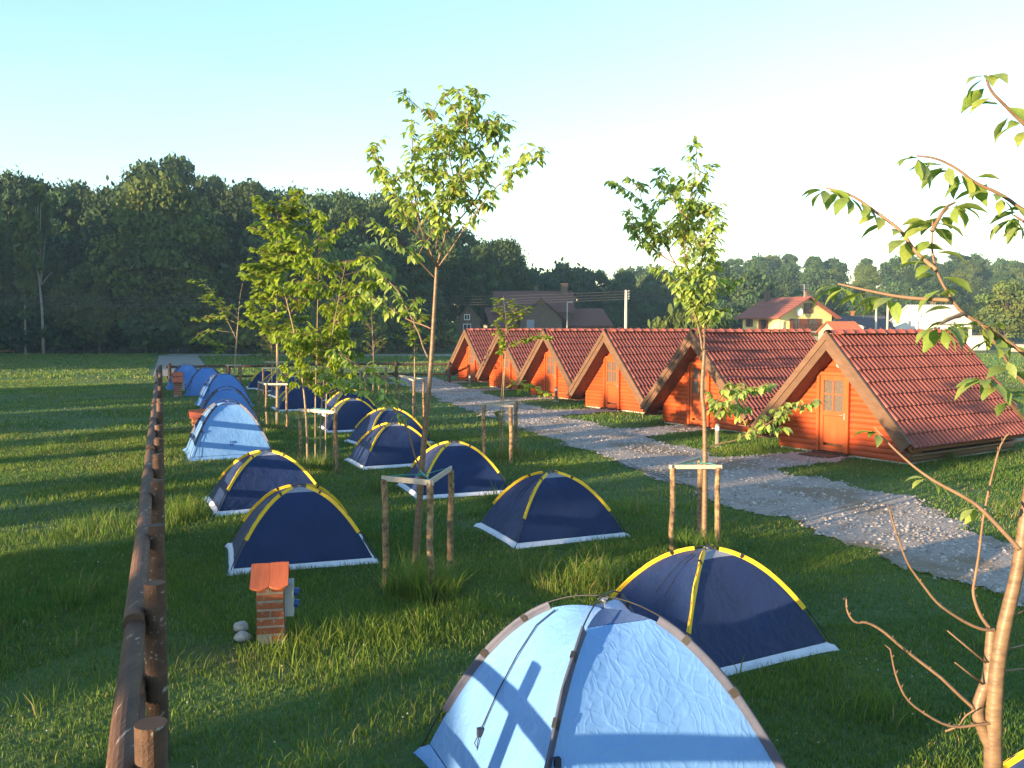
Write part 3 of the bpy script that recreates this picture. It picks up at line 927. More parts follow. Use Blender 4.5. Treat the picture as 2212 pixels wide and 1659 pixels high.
mb = MB(); mb.box((cxd, -.10, .045), (DX1 - DX0 + .04, .22, .05)); mb.build('threshold', M['darkwood'], cab)
lamp = thing('wall_lamp', None, None); lamp.parent = cab; lamp.location = (0.03, -.13, 2.02)
mb = MB(); mb.tube([(0, .09, .10), (0, .02, .11), (0, 0, .05)], .012, 6); mb.tube([(0, 0, .0), (0, 0, .03), (0, 0, .07)], [.075, .06, .02], 10); mb.build('lamp_cap', M['black'], lamp, smooth=True)
mb = MB(); mb.tube([(0, 0, .0), (0, 0, -.03), (0, 0, -.065), (0, 0, -.085), (0, 0, -.09)], [.062, .066, .052, .025, .005], 12); mb.build('lamp_globe', M['lamp'], lamp, smooth=True)
index_kids()
CLAB = ['largest orange log cabin with a doormat and a globe lamp over its four-pane door',
        'orange log cabin behind the staked slender cherry, its door crossed by the trunk',
        'orange log cabin with a four-pane door in full view, third from the doormat cabin',
        'orange log cabin with a bollard light by its front corner, beside the small leafy sapling',
        'reddish log cabin half shaded behind the small sapling, next to last in the row',
        'smallest shaded log cabin at the far end of the row by the log fence']
for k in range(NCAB):
    o = cab if k == 0 else copy_tree(cab)
    q = CAB0 + CABSTEP * k
    o.location = (q.x, q.y, 0); o.rotation_euler = (0, 0, CABROT)
    tag(o, CLAB[k], 'cabin', 'A-frame log cabins with red tiled roofs along the gravel path')
mb = MB(); mb.box((0, 0, 0), (.74, .45, .02))
o = mb.build('doormat', M['mat_']); q = CAB0 + CRT * -.15 - CAX * .52; o.location = (q.x, q.y, .035); o.rotation_euler = (0, 0, CABROT)
tag(o, 'dark brown doormat lying on the gravel at the largest cabin door', 'doormat')

# bollard lights
BL = [((4.82, 20.78), 'low bollard light between the largest cabin and the slender cherry trunk'), ((1.68, 33.82), 'low bollard light in the grass before the third and fourth cabins'),
      ((-2.03, 42.73), 'small distant bollard light in front of the last two cabins')]
bol = thing('bollard_light', 'x', 'bollard light')
mb = MB(); mb.tube([(0, 0, 0), (0, 0, .40)], .055, 12); mb.build('post', M['bollard'], bol, smooth=False)
mb = MB(); mb.tube([(0, 0, .40), (0, 0, .50)], .05, 12); mb.build('lens', M['lamp'], bol, smooth=False)
mb = MB(); mb.tube([(0, 0, .50), (0, 0, .53), (0, 0, .555)], [.058, .055, .03], 12); mb.build('cap', M['bollard'], bol)
mb = MB(); mb.box((0, 0, .015), (.2, .2, .03)); mb.build('base', M['concrete'], bol)
index_kids()
for i, (q, lab) in enumerate(BL):
    o = bol if i == 0 else copy_tree(bol)
    o.location = (q[0], q[1], 0)
    tag(o, lab, 'bollard light', 'bollard lights before the cabins')

# cable lying on the gravel
mb = MB()
pts = [Vector((2.1 + t * 1.2 + .04 * math.sin(t * 17), 18.3 - t * 3.6 + .08 * math.sin(t * 23 + 1), .04)) for t in [i / 40 for i in range(41)]]
mb.tube(pts, .007, 5)
mb.tube([q + Vector((.12 + .03 * math.sin(i * .9), .05, 0)) for i, q in enumerate(pts[4:30])], .006, 5)
tag(mb.build('cable', M['black']), 'thin black cable lying along the gravel path', 'cable')

# ------------------------------------------------------------------ log fence
def fence(name, pts, side, label, cat='fence', postz=1.02, rails=((.95, .062), (.45, .055)), step=2.12, rad=.075, offs=.13):
    a, b = Vector(pts[0] + (0,)), Vector(pts[1] + (0,))
    d = (b - a); L = d.length; d.normalize()
    nrm = Vector((-d.y, d.x, 0)) * side
    root = thing(name, label, cat, a)
    n = int(L / step)
    for i in range(n + 1):
        p = d * (i * step)
        m = MB()
        hgt = postz + rnd.uniform(-.03, .05)
        m.tube([p, p + Vector((rnd.uniform(-.01, .01), rnd.uniform(-.01, .01), hgt))], [rad * 1.04, rad], 18, cap=False)
        o_ = len(m.v) - 18
        m.f.append(tuple(o_ + k for k in range(18))); m.m.append(1)
        m.build('post', [M['fence'], M['fence_end']], root, smooth=False)
    for (z, r_) in rails:
        i = 0
        while i < n:
            span = min(2, n - i)
            s0, s1 = d * (i * step - .16), d * ((i + span) * step + .16)
            lift = .035 if (i // 2) % 2 else -.015
            m = MB()
            pp = [s0.lerp(s1, t) + nrm * (offs + rnd.uniform(-.008, .008)) + Vector((0, 0, z + lift + rnd.uniform(-.012, .012))) for t in (0, .2, .4, .6, .8, 1)]
            rr = [r_ * rnd.uniform(.92, 1.06) for _ in pp]
            m.tube(pp, rr, 18, cap=False)
            m.f.append(tuple(range(17, -1, -1))); m.m.append(1)
            m.f.append(tuple(90 + k for k in range(18))); m.m.append(1)
            m.build('rail', [M['fence'], M['fence_end']], root, smooth=False)
            i += 2
    return root
fd = Vector((-0.3655, 0.9308, 0))             # fence direction
f0 = Vector((-0.092, 0.0, 0)) + fd * 1.82
fence('log_fence', ((f0.x, f0.y), (f0.x + fd.x * 43.6, f0.y + fd.y * 43.6)), 1, 'brown log rail fence running from the bottom of the photo along the tents', postz=1.12, rails=((.93, .065), (.48, .055)), rad=.066, offs=.118)
fence('log_fence', ((-16.4, 42.6), (-3.0, 45.6)), 1, 'distant low log rail fence crossing behind the tents to the last cabin', step=2.7, rad=.08, postz=1.05)

# ------------------------------------------------------------------ brick power posts
ped = thing('brick_post', 'x', 'brick post')
bm_ = MB(); bm_.box((0, 0, 0), (.252, .118, .056)); 
bmesh_a = bm_.mesh('brick', M['brick'])
bm_ = MB(); bm_.box((0, 0, 0), (.118, .118, .056)); bmesh_b = bm_.mesh('brick', M['brick'])
bm_ = MB(); bm_.box((0, 0, 0), (.118, .252, .056)); bmesh_c = bm_.mesh('brick', M['brick'])
for r_ in range(7):
    z = .05 + r_ * .076
    if r_ % 3 != 0:
        for y in (-.067, .067): link('brick', bmesh_a, ped, Matrix.Translation((rnd.uniform(-.004, .004), y + rnd.uniform(-.004, .004), z)))
    else:
        for x in (-.067, .067): link('brick', bmesh_c, ped, Matrix.Translation((x + rnd.uniform(-.004, .004), rnd.uniform(-.004, .004), z)))
mb = MB(); mb.box((0, 0, .285), (.245, .245, .57)); mb.build('mortar', M['mortar'], ped)
for s in (-1, 1):
    for k in (-1, 1):
        m = MB(); vs = []
        for i, t in enumerate((0, .25, .5, .75, 1)):
            for j in range(7):
                u = j / 6
                tip = .035 * (1 - (2 * u - 1) ** 2) if t == 1 else 0
                L_ = .27 * t + tip
                x = k * .087 + (u - .5) * .172
                vs.append((x, s * (-.0 - L_ * .82), .715 - L_ * .57 + (.004 if k > 0 else 0) + .003 * math.sin(u * math.pi)))
        n_ = len(vs)
        vs += [(x, y, z - .016) for x, y, z in vs]
        fs = [(i * 7 + j, i * 7 + j + 1, (i + 1) * 7 + j + 1, (i + 1) * 7 + j) for i in range(4) for j in range(6)]
        if s < 0: fs = [tuple(reversed(f_)) for f_ in fs]
        fs += [(28 + j, 28 + j + 1, n_ + 28 + j + 1, n_ + 28 + j) for j in range(6)] + [(i * 7, (i + 1) * 7, n_ + (i + 1) * 7, n_ + i * 7) for i in range(4)] + [(i * 7 + 6, n_ + i * 7 + 6, n_ + (i + 1) * 7 + 6, (i + 1) * 7 + 6) for i in range(4)]
        fs += [tuple(n_ + q for q in reversed(f_)) for f_ in fs[:24]]
        m.add(vs, fs)
        m.build('roof_tile', M['claytile'], ped)
mb = MB(); mb.prism([(-.13, .57), (.13, .57), (.13, .60), (-.13, .60)], -.12, .12); mb.build('cap_slab', M['mortar'], ped)
bx = thing('socket_box', None, None); bx.parent = ped
mb = MB(); mb.box((.172, 0.02, .385), (.085, .2, .30)); mb.build('box', M['box'], bx)
for z in (.33, .44):
    mb = MB(); mb.tube([(.215, .02, z), (.25, .02, z - .012)], .036, 10); mb.tube([(.25, .02, z - .012), (.257, .02, z - .014)], .042, 10); mb.build('socket', M['socket'], bx)
index_kids()
PB = [((-2.16, 7.84), 25, 'small brick post with two-tile roof and grey socket box, in full view'), ((-7.72, 21.9), 24, 'brick post with orange tile roof half hidden behind the pale sunlit tent'),
      ((-13.55, 36.0), 20, 'shaded distant brick post, the nearer of the two beside the blue tents'), ((-15.2, 40.4), 24, 'farthest small brick post by the corner of the log fence')]
for i, (q, r_, lab) in enumerate(PB):
    o = ped if i == 0 else copy_tree(ped)
    o.location = (q[0], q[1], 0); o.rotation_euler = (0, 0, R(r_) - R(14 if i == 0 else 0))
    if i > 0: o.scale = (1.45, 1.25, 1.1) if i == 1 else (1.25, 1.2, 1.12)
    tag(o, lab, 'brick post', 'brick power posts along the fence')
    if i == 0: o.scale = (.93, .93, .98)
def rock(seed, r):
    q = random.Random(seed); m = MB()
    vs = []
    for i in range(7):
        ph = math.pi * i / 6
        for k in range(10):
            th = 2 * math.pi * k / 10
            p = Vector((math.sin(ph) * math.cos(th), math.sin(ph) * math.sin(th), math.cos(ph)))
            vs.append(p * r * (1 + .28 * noise.noise(p * 1.6 + Vector((seed, 0, 0)))) * 1.0)
    vs = [(v_.x, v_.y * .8, v_.z * .6) for v_ in vs]
    m.add(vs, [(i * 10 + k, (i + 1) * 10 + k, (i + 1) * 10 + (k + 1) % 10, i * 10 + (k + 1) % 10) for i in range(6) for k in range(10)])
    return m
for i, (q, r_, lab) in enumerate((((-2.47, 7.95, .085), .075, 'upper of the two pale stones in the grass by the brick post'), ((-2.41, 7.80, .04), .078, 'lower of the two pale stones in the grass by the brick post'))):
    o = rock(i + 3, r_).build('stone', M['rock'], smooth=True); o.location = q
    tag(o, lab, 'stone', 'pale stones by the brick post')

# ------------------------------------------------------------------ young trees
CHERRY_A = [
[(-1.09,9.75,-0.09), (-1.03,9.75,0.82), (-0.97,9.75,1.57), (-0.89,9.75,2.33), (-0.84,9.75,3.14), (-0.82,9.75,3.46)],
[(-1.03,9.75,0.82), (-1.03,9.75,1.10), (-1.00,9.75,1.20)],
[(-0.82,9.75,3.46), (-0.72,9.65,3.81), (-0.53,9.56,4.53), (-0.43,9.46,5.22)],
[(-0.82,9.75,3.46), (-1.00,9.60,3.91), (-1.05,9.46,4.33), (-1.03,9.31,4.92)],
[(-0.82,9.75,3.46), (-1.13,9.71,3.99), (-1.32,9.67,4.33), (-1.49,9.64,4.70)],
[(-0.84,9.75,3.34), (-1.12,9.56,3.64), (-1.43,9.37,3.88)],
[(-0.81,9.75,3.44), (-0.60,9.59,3.73), (-0.17,9.43,4.29), (0.11,9.27,4.43)],
[(-0.72,9.75,3.82), (-0.35,9.70,4.19), (-0.12,9.64,4.86)],
[(-0.92,9.75,2.47), (-1.05,9.86,2.79), (-1.22,9.98,3.11), (-1.38,10.09,3.33), (-1.68,10.21,3.54)],
[(-0.88,9.75,2.79), (-1.16,9.86,2.89), (-1.44,9.97,3.06), (-1.72,10.08,3.23)],
[(-0.95,9.75,1.76), (-1.06,9.82,1.93), (-1.35,9.90,2.17), (-1.64,9.97,2.34), (-2.00,10.04,2.53)],
[(-1.00,9.75,1.20), (-1.08,9.70,1.46), (-1.15,9.65,1.72), (-1.24,9.60,1.89), (-1.43,9.55,2.10), (-1.70,9.50,2.21), (-1.98,9.44,2.31)],
[(-0.61,9.75,4.34), (-0.73,9.77,4.84), (-0.91,9.79,5.16)],
[(-0.58,9.75,4.49), (-0.33,9.63,4.81), (-0.22,9.50,4.97)],
[(-0.63,9.75,4.14), (-0.82,9.57,4.41), (-0.85,9.39,4.66)],
[(-0.84,9.75,3.62), (-0.77,9.53,3.97), (-0.58,9.32,4.27)],
]
CHERRY_B = [
[(2.45,11.20,-0.07), (2.45,11.20,1.09), (2.43,11.20,1.74), (2.39,11.20,1.97), (2.42,11.20,2.52)],
[(2.40,11.20,2.52), (2.34,11.20,2.85), (2.24,11.20,3.11), (2.18,11.20,3.37), (2.14,11.20,4.07), (2.31,11.20,4.84), (2.29,11.20,5.05)],
[(2.42,11.20,2.52), (2.39,11.14,3.11), (2.33,11.07,3.54), (2.38,11.01,3.98), (2.42,10.94,4.31)],
[(2.18,11.20,3.37), (1.90,11.33,3.91), (1.66,11.46,4.36), (1.62,11.58,4.65)],
[(2.05,11.20,3.60), (1.71,11.30,3.81), (1.56,11.40,4.00), (1.47,11.50,4.28)],
[(2.16,11.20,4.17), (2.00,11.29,4.42), (1.87,11.38,4.70), (1.83,11.48,4.82)],
[(2.41,11.20,3.11), (2.62,11.34,3.24), (2.90,11.47,3.42)],
[(2.38,11.20,3.65), (2.50,11.06,3.87), (2.50,10.92,4.25)],
[(2.23,11.20,3.19), (1.98,11.11,3.42), (1.76,11.03,3.53)],
[(2.24,11.20,4.46), (2.39,11.26,4.64), (2.46,11.31,4.82)],
[(2.45,11.20,1.23), (2.56,11.23,1.32), (2.82,11.27,1.36), (2.99,11.30,1.44), (3.24,11.34,1.55), (3.44,11.37,1.68), (3.76,11.41,1.82)],
[(2.43,11.20,1.74), (2.60,11.28,1.85), (2.74,11.36,2.00), (3.02,11.44,2.00), (3.31,11.52,2.07)],
[(2.44,11.20,1.47), (2.63,11.31,1.74), (2.81,11.43,1.84), (2.98,11.54,1.77)],
]
NEAR_BARE = [
[(2.09,3.62,-0.24), (2.01,3.62,0.96), (2.01,3.62,1.35), (2.04,3.62,1.57), (2.09,3.62,1.80), (2.11,3.62,2.03), (2.15,3.62,2.44), (2.18,3.62,2.91), (2.18,3.62,3.37)],
[(2.00,3.62,1.55), (1.95,3.60,1.56), (1.82,3.59,1.62), (1.72,3.57,1.69), (1.62,3.55,1.81), (1.55,3.54,1.95), (1.51,3.52,2.08)],
[(1.98,3.62,1.56), (1.93,3.62,1.63), (1.91,3.63,1.70), (1.92,3.63,1.77), (1.94,3.63,1.98), (1.97,3.64,2.17), (2.00,3.64,2.29), (2.04,3.65,2.36)],
[(2.01,3.62,1.03), (1.97,3.63,1.12), (1.94,3.63,1.20), (1.97,3.64,1.28), (2.00,3.65,1.34), (2.00,3.65,1.44), (2.01,3.66,1.54)],
[(1.93,3.62,1.21), (1.76,3.62,1.37), (1.59,3.62,1.50), (1.47,3.62,1.59), (1.42,3.62,1.58), (1.38,3.62,1.63), (1.38,3.62,1.68)],
[(2.04,3.62,1.16), (1.95,3.60,1.16), (1.80,3.59,1.14), (1.64,3.57,1.26), (1.57,3.56,1.37), (1.53,3.54,1.50)],
[(1.97,3.62,1.41), (1.80,3.61,1.55)],
[(1.96,3.62,1.32), (1.79,3.52,1.45)],
[(2.02,3.62,1.46), (2.19,3.72,1.45)],
[(2.01,3.62,1.37), (2.19,3.71,1.35)],
[(2.04,3.62,1.59), (2.13,3.63,1.63)],
[(1.81,3.62,1.12), (1.86,3.60,1.15), (1.87,3.59,1.19), (1.91,3.57,1.23)],
]
NEAR_LEAFY = [
[(1.88,3.25,1.98), (1.77,3.29,2.11), (1.73,3.32,2.15), (1.62,3.36,2.21), (1.58,3.39,2.24), (1.55,3.43,2.27), (1.48,3.46,2.34), (1.43,3.50,2.41)],
[(1.94,3.25,2.64), (1.87,3.26,2.71), (1.76,3.26,2.79), (1.65,3.27,2.85), (1.61,3.27,2.90), (1.56,3.28,2.99), (1.54,3.29,3.07), (1.54,3.29,3.19)],
[(1.54,3.25,3.01), (1.48,3.30,3.08), (1.45,3.34,3.16), (1.38,3.39,3.23), (1.29,3.43,3.31), (1.21,3.48,3.34)],
[(1.59,3.25,2.90), (1.46,3.32,2.91), (1.35,3.39,2.94), (1.26,3.46,2.97)],
[(1.96,3.25,3.18), (1.85,3.25,3.22), (1.77,3.25,3.28), (1.67,3.25,3.32), (1.61,3.25,3.37), (1.53,3.25,3.41), (1.46,3.26,3.42)],
[(1.96,3.25,3.43), (1.83,3.24,3.53), (1.75,3.22,3.59), (1.69,3.21,3.64), (1.67,3.20,3.69)],
[(1.52,3.25,3.15), (1.58,3.28,3.24), (1.63,3.31,3.26)],
[(1.93,3.25,2.54), (1.83,3.24,2.64), (1.75,3.22,2.74), (1.69,3.21,2.81)],
[(1.93,3.25,2.42), (1.80,3.18,2.51), (1.71,3.11,2.59), (1.63,3.05,2.63)],
[(1.64,3.25,2.85), (1.56,3.19,2.83), (1.50,3.13,2.81)],
[(1.96,3.25,3.05), (1.94,3.34,3.17), (1.92,3.44,3.23)],
]
LIME_SMALL = [
[(-0.21,19.00,0.03), (-0.20,19.00,1.10), (-0.16,19.00,1.89), (-0.11,19.00,2.88), (-0.19,19.00,3.47)],
[(-0.23,19.00,0.03), (-0.27,19.00,0.90), (-0.18,19.00,1.89)],
[(-0.12,19.00,2.36), (0.02,18.91,2.44), (0.45,18.82,2.62), (0.77,18.73,2.62)],
[(-0.14,19.00,1.52), (0.05,18.91,1.60), (0.31,18.82,1.61), (0.71,18.73,1.43)],
[(-0.11,19.00,2.88), (-0.26,19.04,3.08), (-0.31,19.08,3.37)],
[(-0.11,19.00,2.68), (0.14,18.93,2.98), (0.31,18.87,3.22)],
[(-0.12,19.00,2.48), (-0.28,19.01,2.68), (-0.36,19.02,2.88)],
[(-0.16,19.00,2.68), (-0.21,18.99,2.48), (-0.26,18.98,2.29)],
[(-0.11,19.00,2.83), (0.04,18.95,3.07), (-0.01,18.91,3.32)],
[(-0.23,19.00,0.60), (-0.28,19.15,0.73), (-0.30,19.30,0.97)],
]
LIME_LEAN = [
[(-12.55,40.00,0.01), (-12.47,40.00,1.10), (-12.29,40.00,2.97), (-12.18,40.00,4.21), (-12.04,40.00,4.78)],
[(-12.34,40.00,2.24), (-12.72,39.80,3.17), (-13.14,39.59,4.19), (-13.57,39.39,4.83)],
[(-12.29,40.00,2.55), (-12.98,39.94,2.66), (-13.79,39.88,2.72), (-14.29,39.83,2.24)],
[(-12.24,40.00,3.17), (-12.88,39.70,3.79), (-13.59,39.41,3.98)],
[(-12.27,40.00,2.97), (-13.23,40.13,3.38), (-14.12,40.27,3.18)],
[(-12.39,40.00,1.93), (-12.94,39.78,2.04), (-13.69,39.55,2.14)],
[(-12.35,40.00,1.72), (-12.66,39.86,1.89), (-13.13,39.71,1.73)],
[(-12.24,40.00,3.38), (-12.64,40.25,3.80), (-13.18,40.49,3.70)],
]

def leaf_proto(kind):
    """base at origin, pointing along +X, upper side +Z; folded along the midrib and drooping"""
    if kind == 'cherry':
        L, W, dr = 1.0, .23, .16
        v = [(0, 0, 0), (.14, 0, .0), (.42, W, .045), (.45, 0, -.02), (.42, -W, .045), (.78, W * .62, -.04), (.8, 0, -.09), (.78, -W * .62, -.04), (L, 0, -dr - .06)]
        f = [(0, 1, 2), (0, 4, 1), (1, 3, 2), (1, 4, 3), (2, 3, 5), (3, 6, 5), (3, 4, 7), (3, 7, 6), (5, 6, 8), (6, 7, 8)]
    else:
        L, W = 1.0, .40
        v = [(0, 0, 0), (.2, 0, .02), (.30, W, .03), (.5, 0, -.01), (.30, -W, .03), (.68, W * .75, -.06), (.72, 0, -.08), (.68, -W * .75, -.06), (L, 0, -.2)]
        f = [(0, 1, 2), (0, 4, 1), (1, 3, 2), (1, 4, 3), (2, 3, 5), (3, 6, 5), (3, 4, 7), (3, 7, 6), (5, 6, 8), (6, 7, 8)]
    return np.array(v, float), np.array(f)

def fine_leaf():
    st = [(0, .01, 0), (.08, .035, .006), (.2, .125, .02), (.34, .19, .03), (.5, .215, .028), (.65, .19, .0), (.79, .125, -.045), (.9, .055, -.095), (1.0, .004, -.15)]
    v, f = [], []
    for i, (x, w, z) in enumerate(st):
        jag = .012 * (1 if i % 2 else -1)
        v += [(x - .02, -w - jag, z + w * .22), (x, 0, z - .02), (x - .02, w + jag, z + w * .22)]
    for i in range(len(st) - 1):
        a = i * 3
        for k in (0, 1):
            f += [(a + k, a + 3 + k, a + 4 + k), (a + k, a + 4 + k, a + 1 + k)]
    return np.array(v, float), np.array(f)

def leaf_matrix(p, d, size, r):
    d = d.normalized()
    up = Vector((r.uniform(-.5, .5), r.uniform(-.5, .5), 1))
    y = up.cross(d)
    y = y.normalized() if y.length > 1e-4 else Vector((0, 1, 0))
    z = d.cross(y)
    m = Matrix((d, y, z)).transposed().to_4x4()
    return Matrix.Translation(p) @ m @ Matrix.Scale(size, 4)

LEAFMESH = {}
def leaf_objects_mesh(kind, tone, lmat='leaf'):
    k = (kind, tone, lmat)
    if k not in LEAFMESH:
        v, f = fine_leaf() if kind == 'fine' else leaf_proto(kind)
        c = np.ones((len(v), 4)); c[:, :3] = tone
        LEAFMESH[k] = np_mesh('leaf', v, f.reshape(-1), 3, M[lmat], c, True)
    return LEAFMESH[k]

TONES = [(1, 1, 1), (.78, .86, .8), (1.25, 1.18, .9), (.9, 1.0, .7)]
def along(pts, t):
    seg = [(pts[i + 1] - pts[i]).length for i in range(len(pts) - 1)]
    s = t * sum(seg)
    for i, l in enumerate(seg):
        if s <= l or i == len(seg) - 1:
            return pts[i].lerp(pts[i + 1], min(1, s / max(l, 1e-6))), (pts[i + 1] - pts[i]).normalized()
        s -= l
def smooth(pts, k=2):
    pts = [Vector(p) for p in pts]
    for _ in range(k):
        if len(pts) < 3: break
        o = [pts[0]]
        for i in range(len(pts) - 1):
            o += [pts[i].lerp(pts[i + 1], .25), pts[i].lerp(pts[i + 1], .75)]
        o.append(pts[-1]); pts = o
    return pts

def young_tree(label, cat, group, base, trunks, branches, r0, bark, kind, size, step, start, shoots, seed, objs=0, clump=4, droop=.5, bare=0.0, tone=1.0, lmat=None):
    lmat = lmat or ('leaf' if kind == 'cherry' else 'limeleaf')
    """trunks/branches: world polylines. Every branch carries short leafy shoots from fraction START on."""
    r = random.Random(seed)
    B = Vector(base)
    root = thing('young_tree', label, 'tree', B, 0, group)
    top = max(p[2] for b in trunks + branches for p in b)
    def rad(z): return r0 * max(.13, max(0.0, 1 - z / (top + .01)) ** .9)
    for i, b in enumerate(trunks):
        pts = smooth([Vector(p) - B for p in b], 2)
        if i == 0: pts[0].z = -0.02
        k = 1.0 if i == 0 else .7
        m = MB(); m.tube(pts, [rad(max(0, p.z)) * k * (1.25 if (i == 0 and j == 0) else 1) for j, p in enumerate(pts)], 10)
        m.build('trunk', bark, root, smooth=True)
    tw = MB(); leaves = []
    for b in branches:
        pts = smooth([Vector(p) - B for p in b], 2)
        L = sum((pts[i + 1] - pts[i]).length for i in range(len(pts) - 1))
        for j in range(1, len(pts) - 1):
            pts[j] += Vector((noise.noise(pts[j] * 6 + Vector((seed, 0, 0))), noise.noise(pts[j] * 6 + Vector((0, seed, 0))), noise.noise(pts[j] * 6 + Vector((0, 0, seed))))) * .012
        m = MB(); n_ = len(pts)
        if shoots == 0:
            for j in range(2, n_ - 1, 2):
                a_ = r.uniform(0, 6.28)
                m.tube([pts[j], pts[j] + (pts[j + 1] - pts[j]).normalized() * .012 + Vector((math.cos(a_), math.sin(a_), .6)) * .013], [.0035, .0012], 5)
        ra = min(rad(pts[0].z) * .7, r0 * .5, .0018 + L * .0045)
        m.tube(pts, [ra * (1 - .8 * i / (n_ - 1)) + .0022 for i in range(n_)], 7)
        m.build('branch', bark if ra > .008 else M['twig'], root, smooth=True)
        if r.random() < bare: continue
        t = start
        while t <= 1.0:
            p, d = along(pts, min(t, 1))
            for q in range(shoots):
                a = r.uniform(0, 6.283)
                o_ = Vector((math.cos(a), math.sin(a), r.uniform(-.3, .6)))
                sd_ = (d * .8 + o_ * .8).normalized()
                sl_ = r.uniform(.4, 1.5) * size * (1.6 - .6 * t)
                e = p + sd_ * sl_
                tw.tube([p, p.lerp(e, .5) + Vector((0, 0, .01)), e], [.003, .0022, .0012], 4, cap=False)
                for c_ in range(clump):
                    u = r.uniform(.25, 1.05)
                    lp = p.lerp(e, u)
                    a2 = r.uniform(0, 6.283)
                    ld = sd_ * .5 + Vector((math.cos(a2), math.sin(a2), r.uniform(-.25, .3) - droop)) * .9
                    leaves.append((lp, ld, size * r.uniform(.65, 1.2)))
            t += step / L
        for c_ in range(clump):
            a2 = r.uniform(0, 6.283)
            leaves.append((pts[-1], (pts[-1] - pts[-2]).normalized() * .7 + Vector((math.cos(a2), math.sin(a2), -droop * .8)) * .8, size * r.uniform(.7, 1.1)))
    if tw.f:
        tag(tw.build('twigs', M['twig'], root), kind='stuff')
    leaves.sort(key=lambda q: (B + q[0]).y)
    for (p, d, s) in leaves[:objs]:
        link('leaf', leaf_objects_mesh(kind, tuple(q * tone for q in r.choice(TONES)), lmat), root, leaf_matrix(p, d, s, r))
    rest = leaves[objs:]
    if rest:
        v, f = leaf_proto(kind)
        mats = np.array([np.array(leaf_matrix(p, d, s, r)) for p, d, s in rest])
        vh = np.concatenate([v, np.ones((len(v), 1))], 1)
        co = np.einsum('nij,vj->nvi', mats, vh)[:, :, :3].reshape(-1, 3)
        fl = (f[None] + (np.arange(len(rest)) * len(v))[:, None, None]).reshape(-1)
        tn = np.array([r.choice(TONES) for _ in rest]) * (tone * np.array([r.uniform(.8, 1.2) for _ in rest]))[:, None]
        c = np.ones((len(rest), len(v), 4)); c[:, :, :3] = tn[:, None, :]
        tag(link('leaves', np_mesh('leaves', co, fl, 3, M[lmat], c.reshape(-1, 4), True), root), kind='stuff')
    return root

def fill_branches(base, stems, count, lo, hi, spread, seed, rise=.5, lmin=.35):
    """extra side branches sprouting from the given stems"""
    r = random.Random(seed); out = []
    for i in range(count):
        st = smooth(r.choice(stems), 1)
        p, d = along(st, r.uniform(lo, hi))
        a = r.uniform(0, 6.283)
        e = Vector((math.cos(a), math.sin(a), rise + r.uniform(-.3, .4))).normalized()
        L = spread * r.uniform(lmin, 1.0)
        mid = p + (d * .4 + e * .8).normalized() * L * .5
        out.append([tuple(p), tuple(mid), tuple(mid + (e + Vector((0, 0, .15))).normalized() * L * .5)])
    return out

def stake_frame(label, posts, z, beams, tie=None, group='wooden stake frames round the young trees', rp=.032, seed=0):
    r = random.Random(seed)
    b = posts[0]
    root = thing('stake_frame', label, 'tree stakes', (b[0], b[1], 0), 0, group)
    tops = []
    for (x, y, zz) in posts:
        p = Vector((x - b[0], y - b[1], 0))
        m = MB()
        pts = [p + Vector((r.uniform(-.012, .012), r.uniform(-.012, .012), zz * t)) for t in (0, .25, .5, .75, 1)]
        m.tube(pts, [rp * r.uniform(.95, 1.12) for _ in pts], 10)
        m.build('post', M['stake'], root, smooth=False)
        tops.append(Vector((p.x, p.y, zz)))
    for (i, j, h, lift) in beams:
        p, q = tops[i].copy(), tops[j].copy()
        d = (q - p); L = Vector((d.x, d.y, 0)).length
        a = math.atan2(d.y, d.x); el = math.atan2(d.z, L)
        m = MB()
        m.box((p + q) / 2 + Vector((0, 0, .012 + lift)), (L + .09, .022 if h > .03 else .05, h), Matrix.Rotation(a, 3, 'Z') @ Matrix.Rotation(-el, 3, 'Y'))
        m.build('batten', M['batten'], root)
    if tie is not None:
        m = MB()
        for t_ in tops[:2] + tops[2:3]:
            q = Vector((tie[0] - b[0], tie[1] - b[1], t_.z + .03))
            m.tube([t_ + Vector((0, 0, .03)), t_.lerp(q, .5) + Vector((0, 0, .02)), q], .006, 5)
        m.tube([q + Vector((.05 * math.cos(k), .05 * math.sin(k), .01 * (k % 3))) for k in range(8)], .006, 5)
        m.build('tie', M['tie'], root)
    return root

GY = 'young trees planted between the tents'
# tall cherry in front of the tents
tr = CHERRY_A
extra = fill_branches(None, tr[2:8] + tr[12:16], 48, .2, .95, .5, 5, rise=.8)
young_tree('tall cherry tree with bare lower trunk, its crown high against the sky', 'tree', GY, (-1.05, 9.6, 0), tr[:2], tr[2:] + extra, .043, M['cherrybark'], 'cherry', .112, .085, .36, 2, 21, objs=300, clump=4, droop=.95, tone=1.35)
stake_frame('wooden stake frame with pale battens round the tall cherry trunk', [(-1.36, 9.44, 1.18), (-0.83, 8.95, 1.22), (-0.71, 10.2, 1.16)], 1.2, [(0, 1, .055, 0), (1, 2, .055, .004)], (-1.0, 9.6), rp=.034, seed=1)
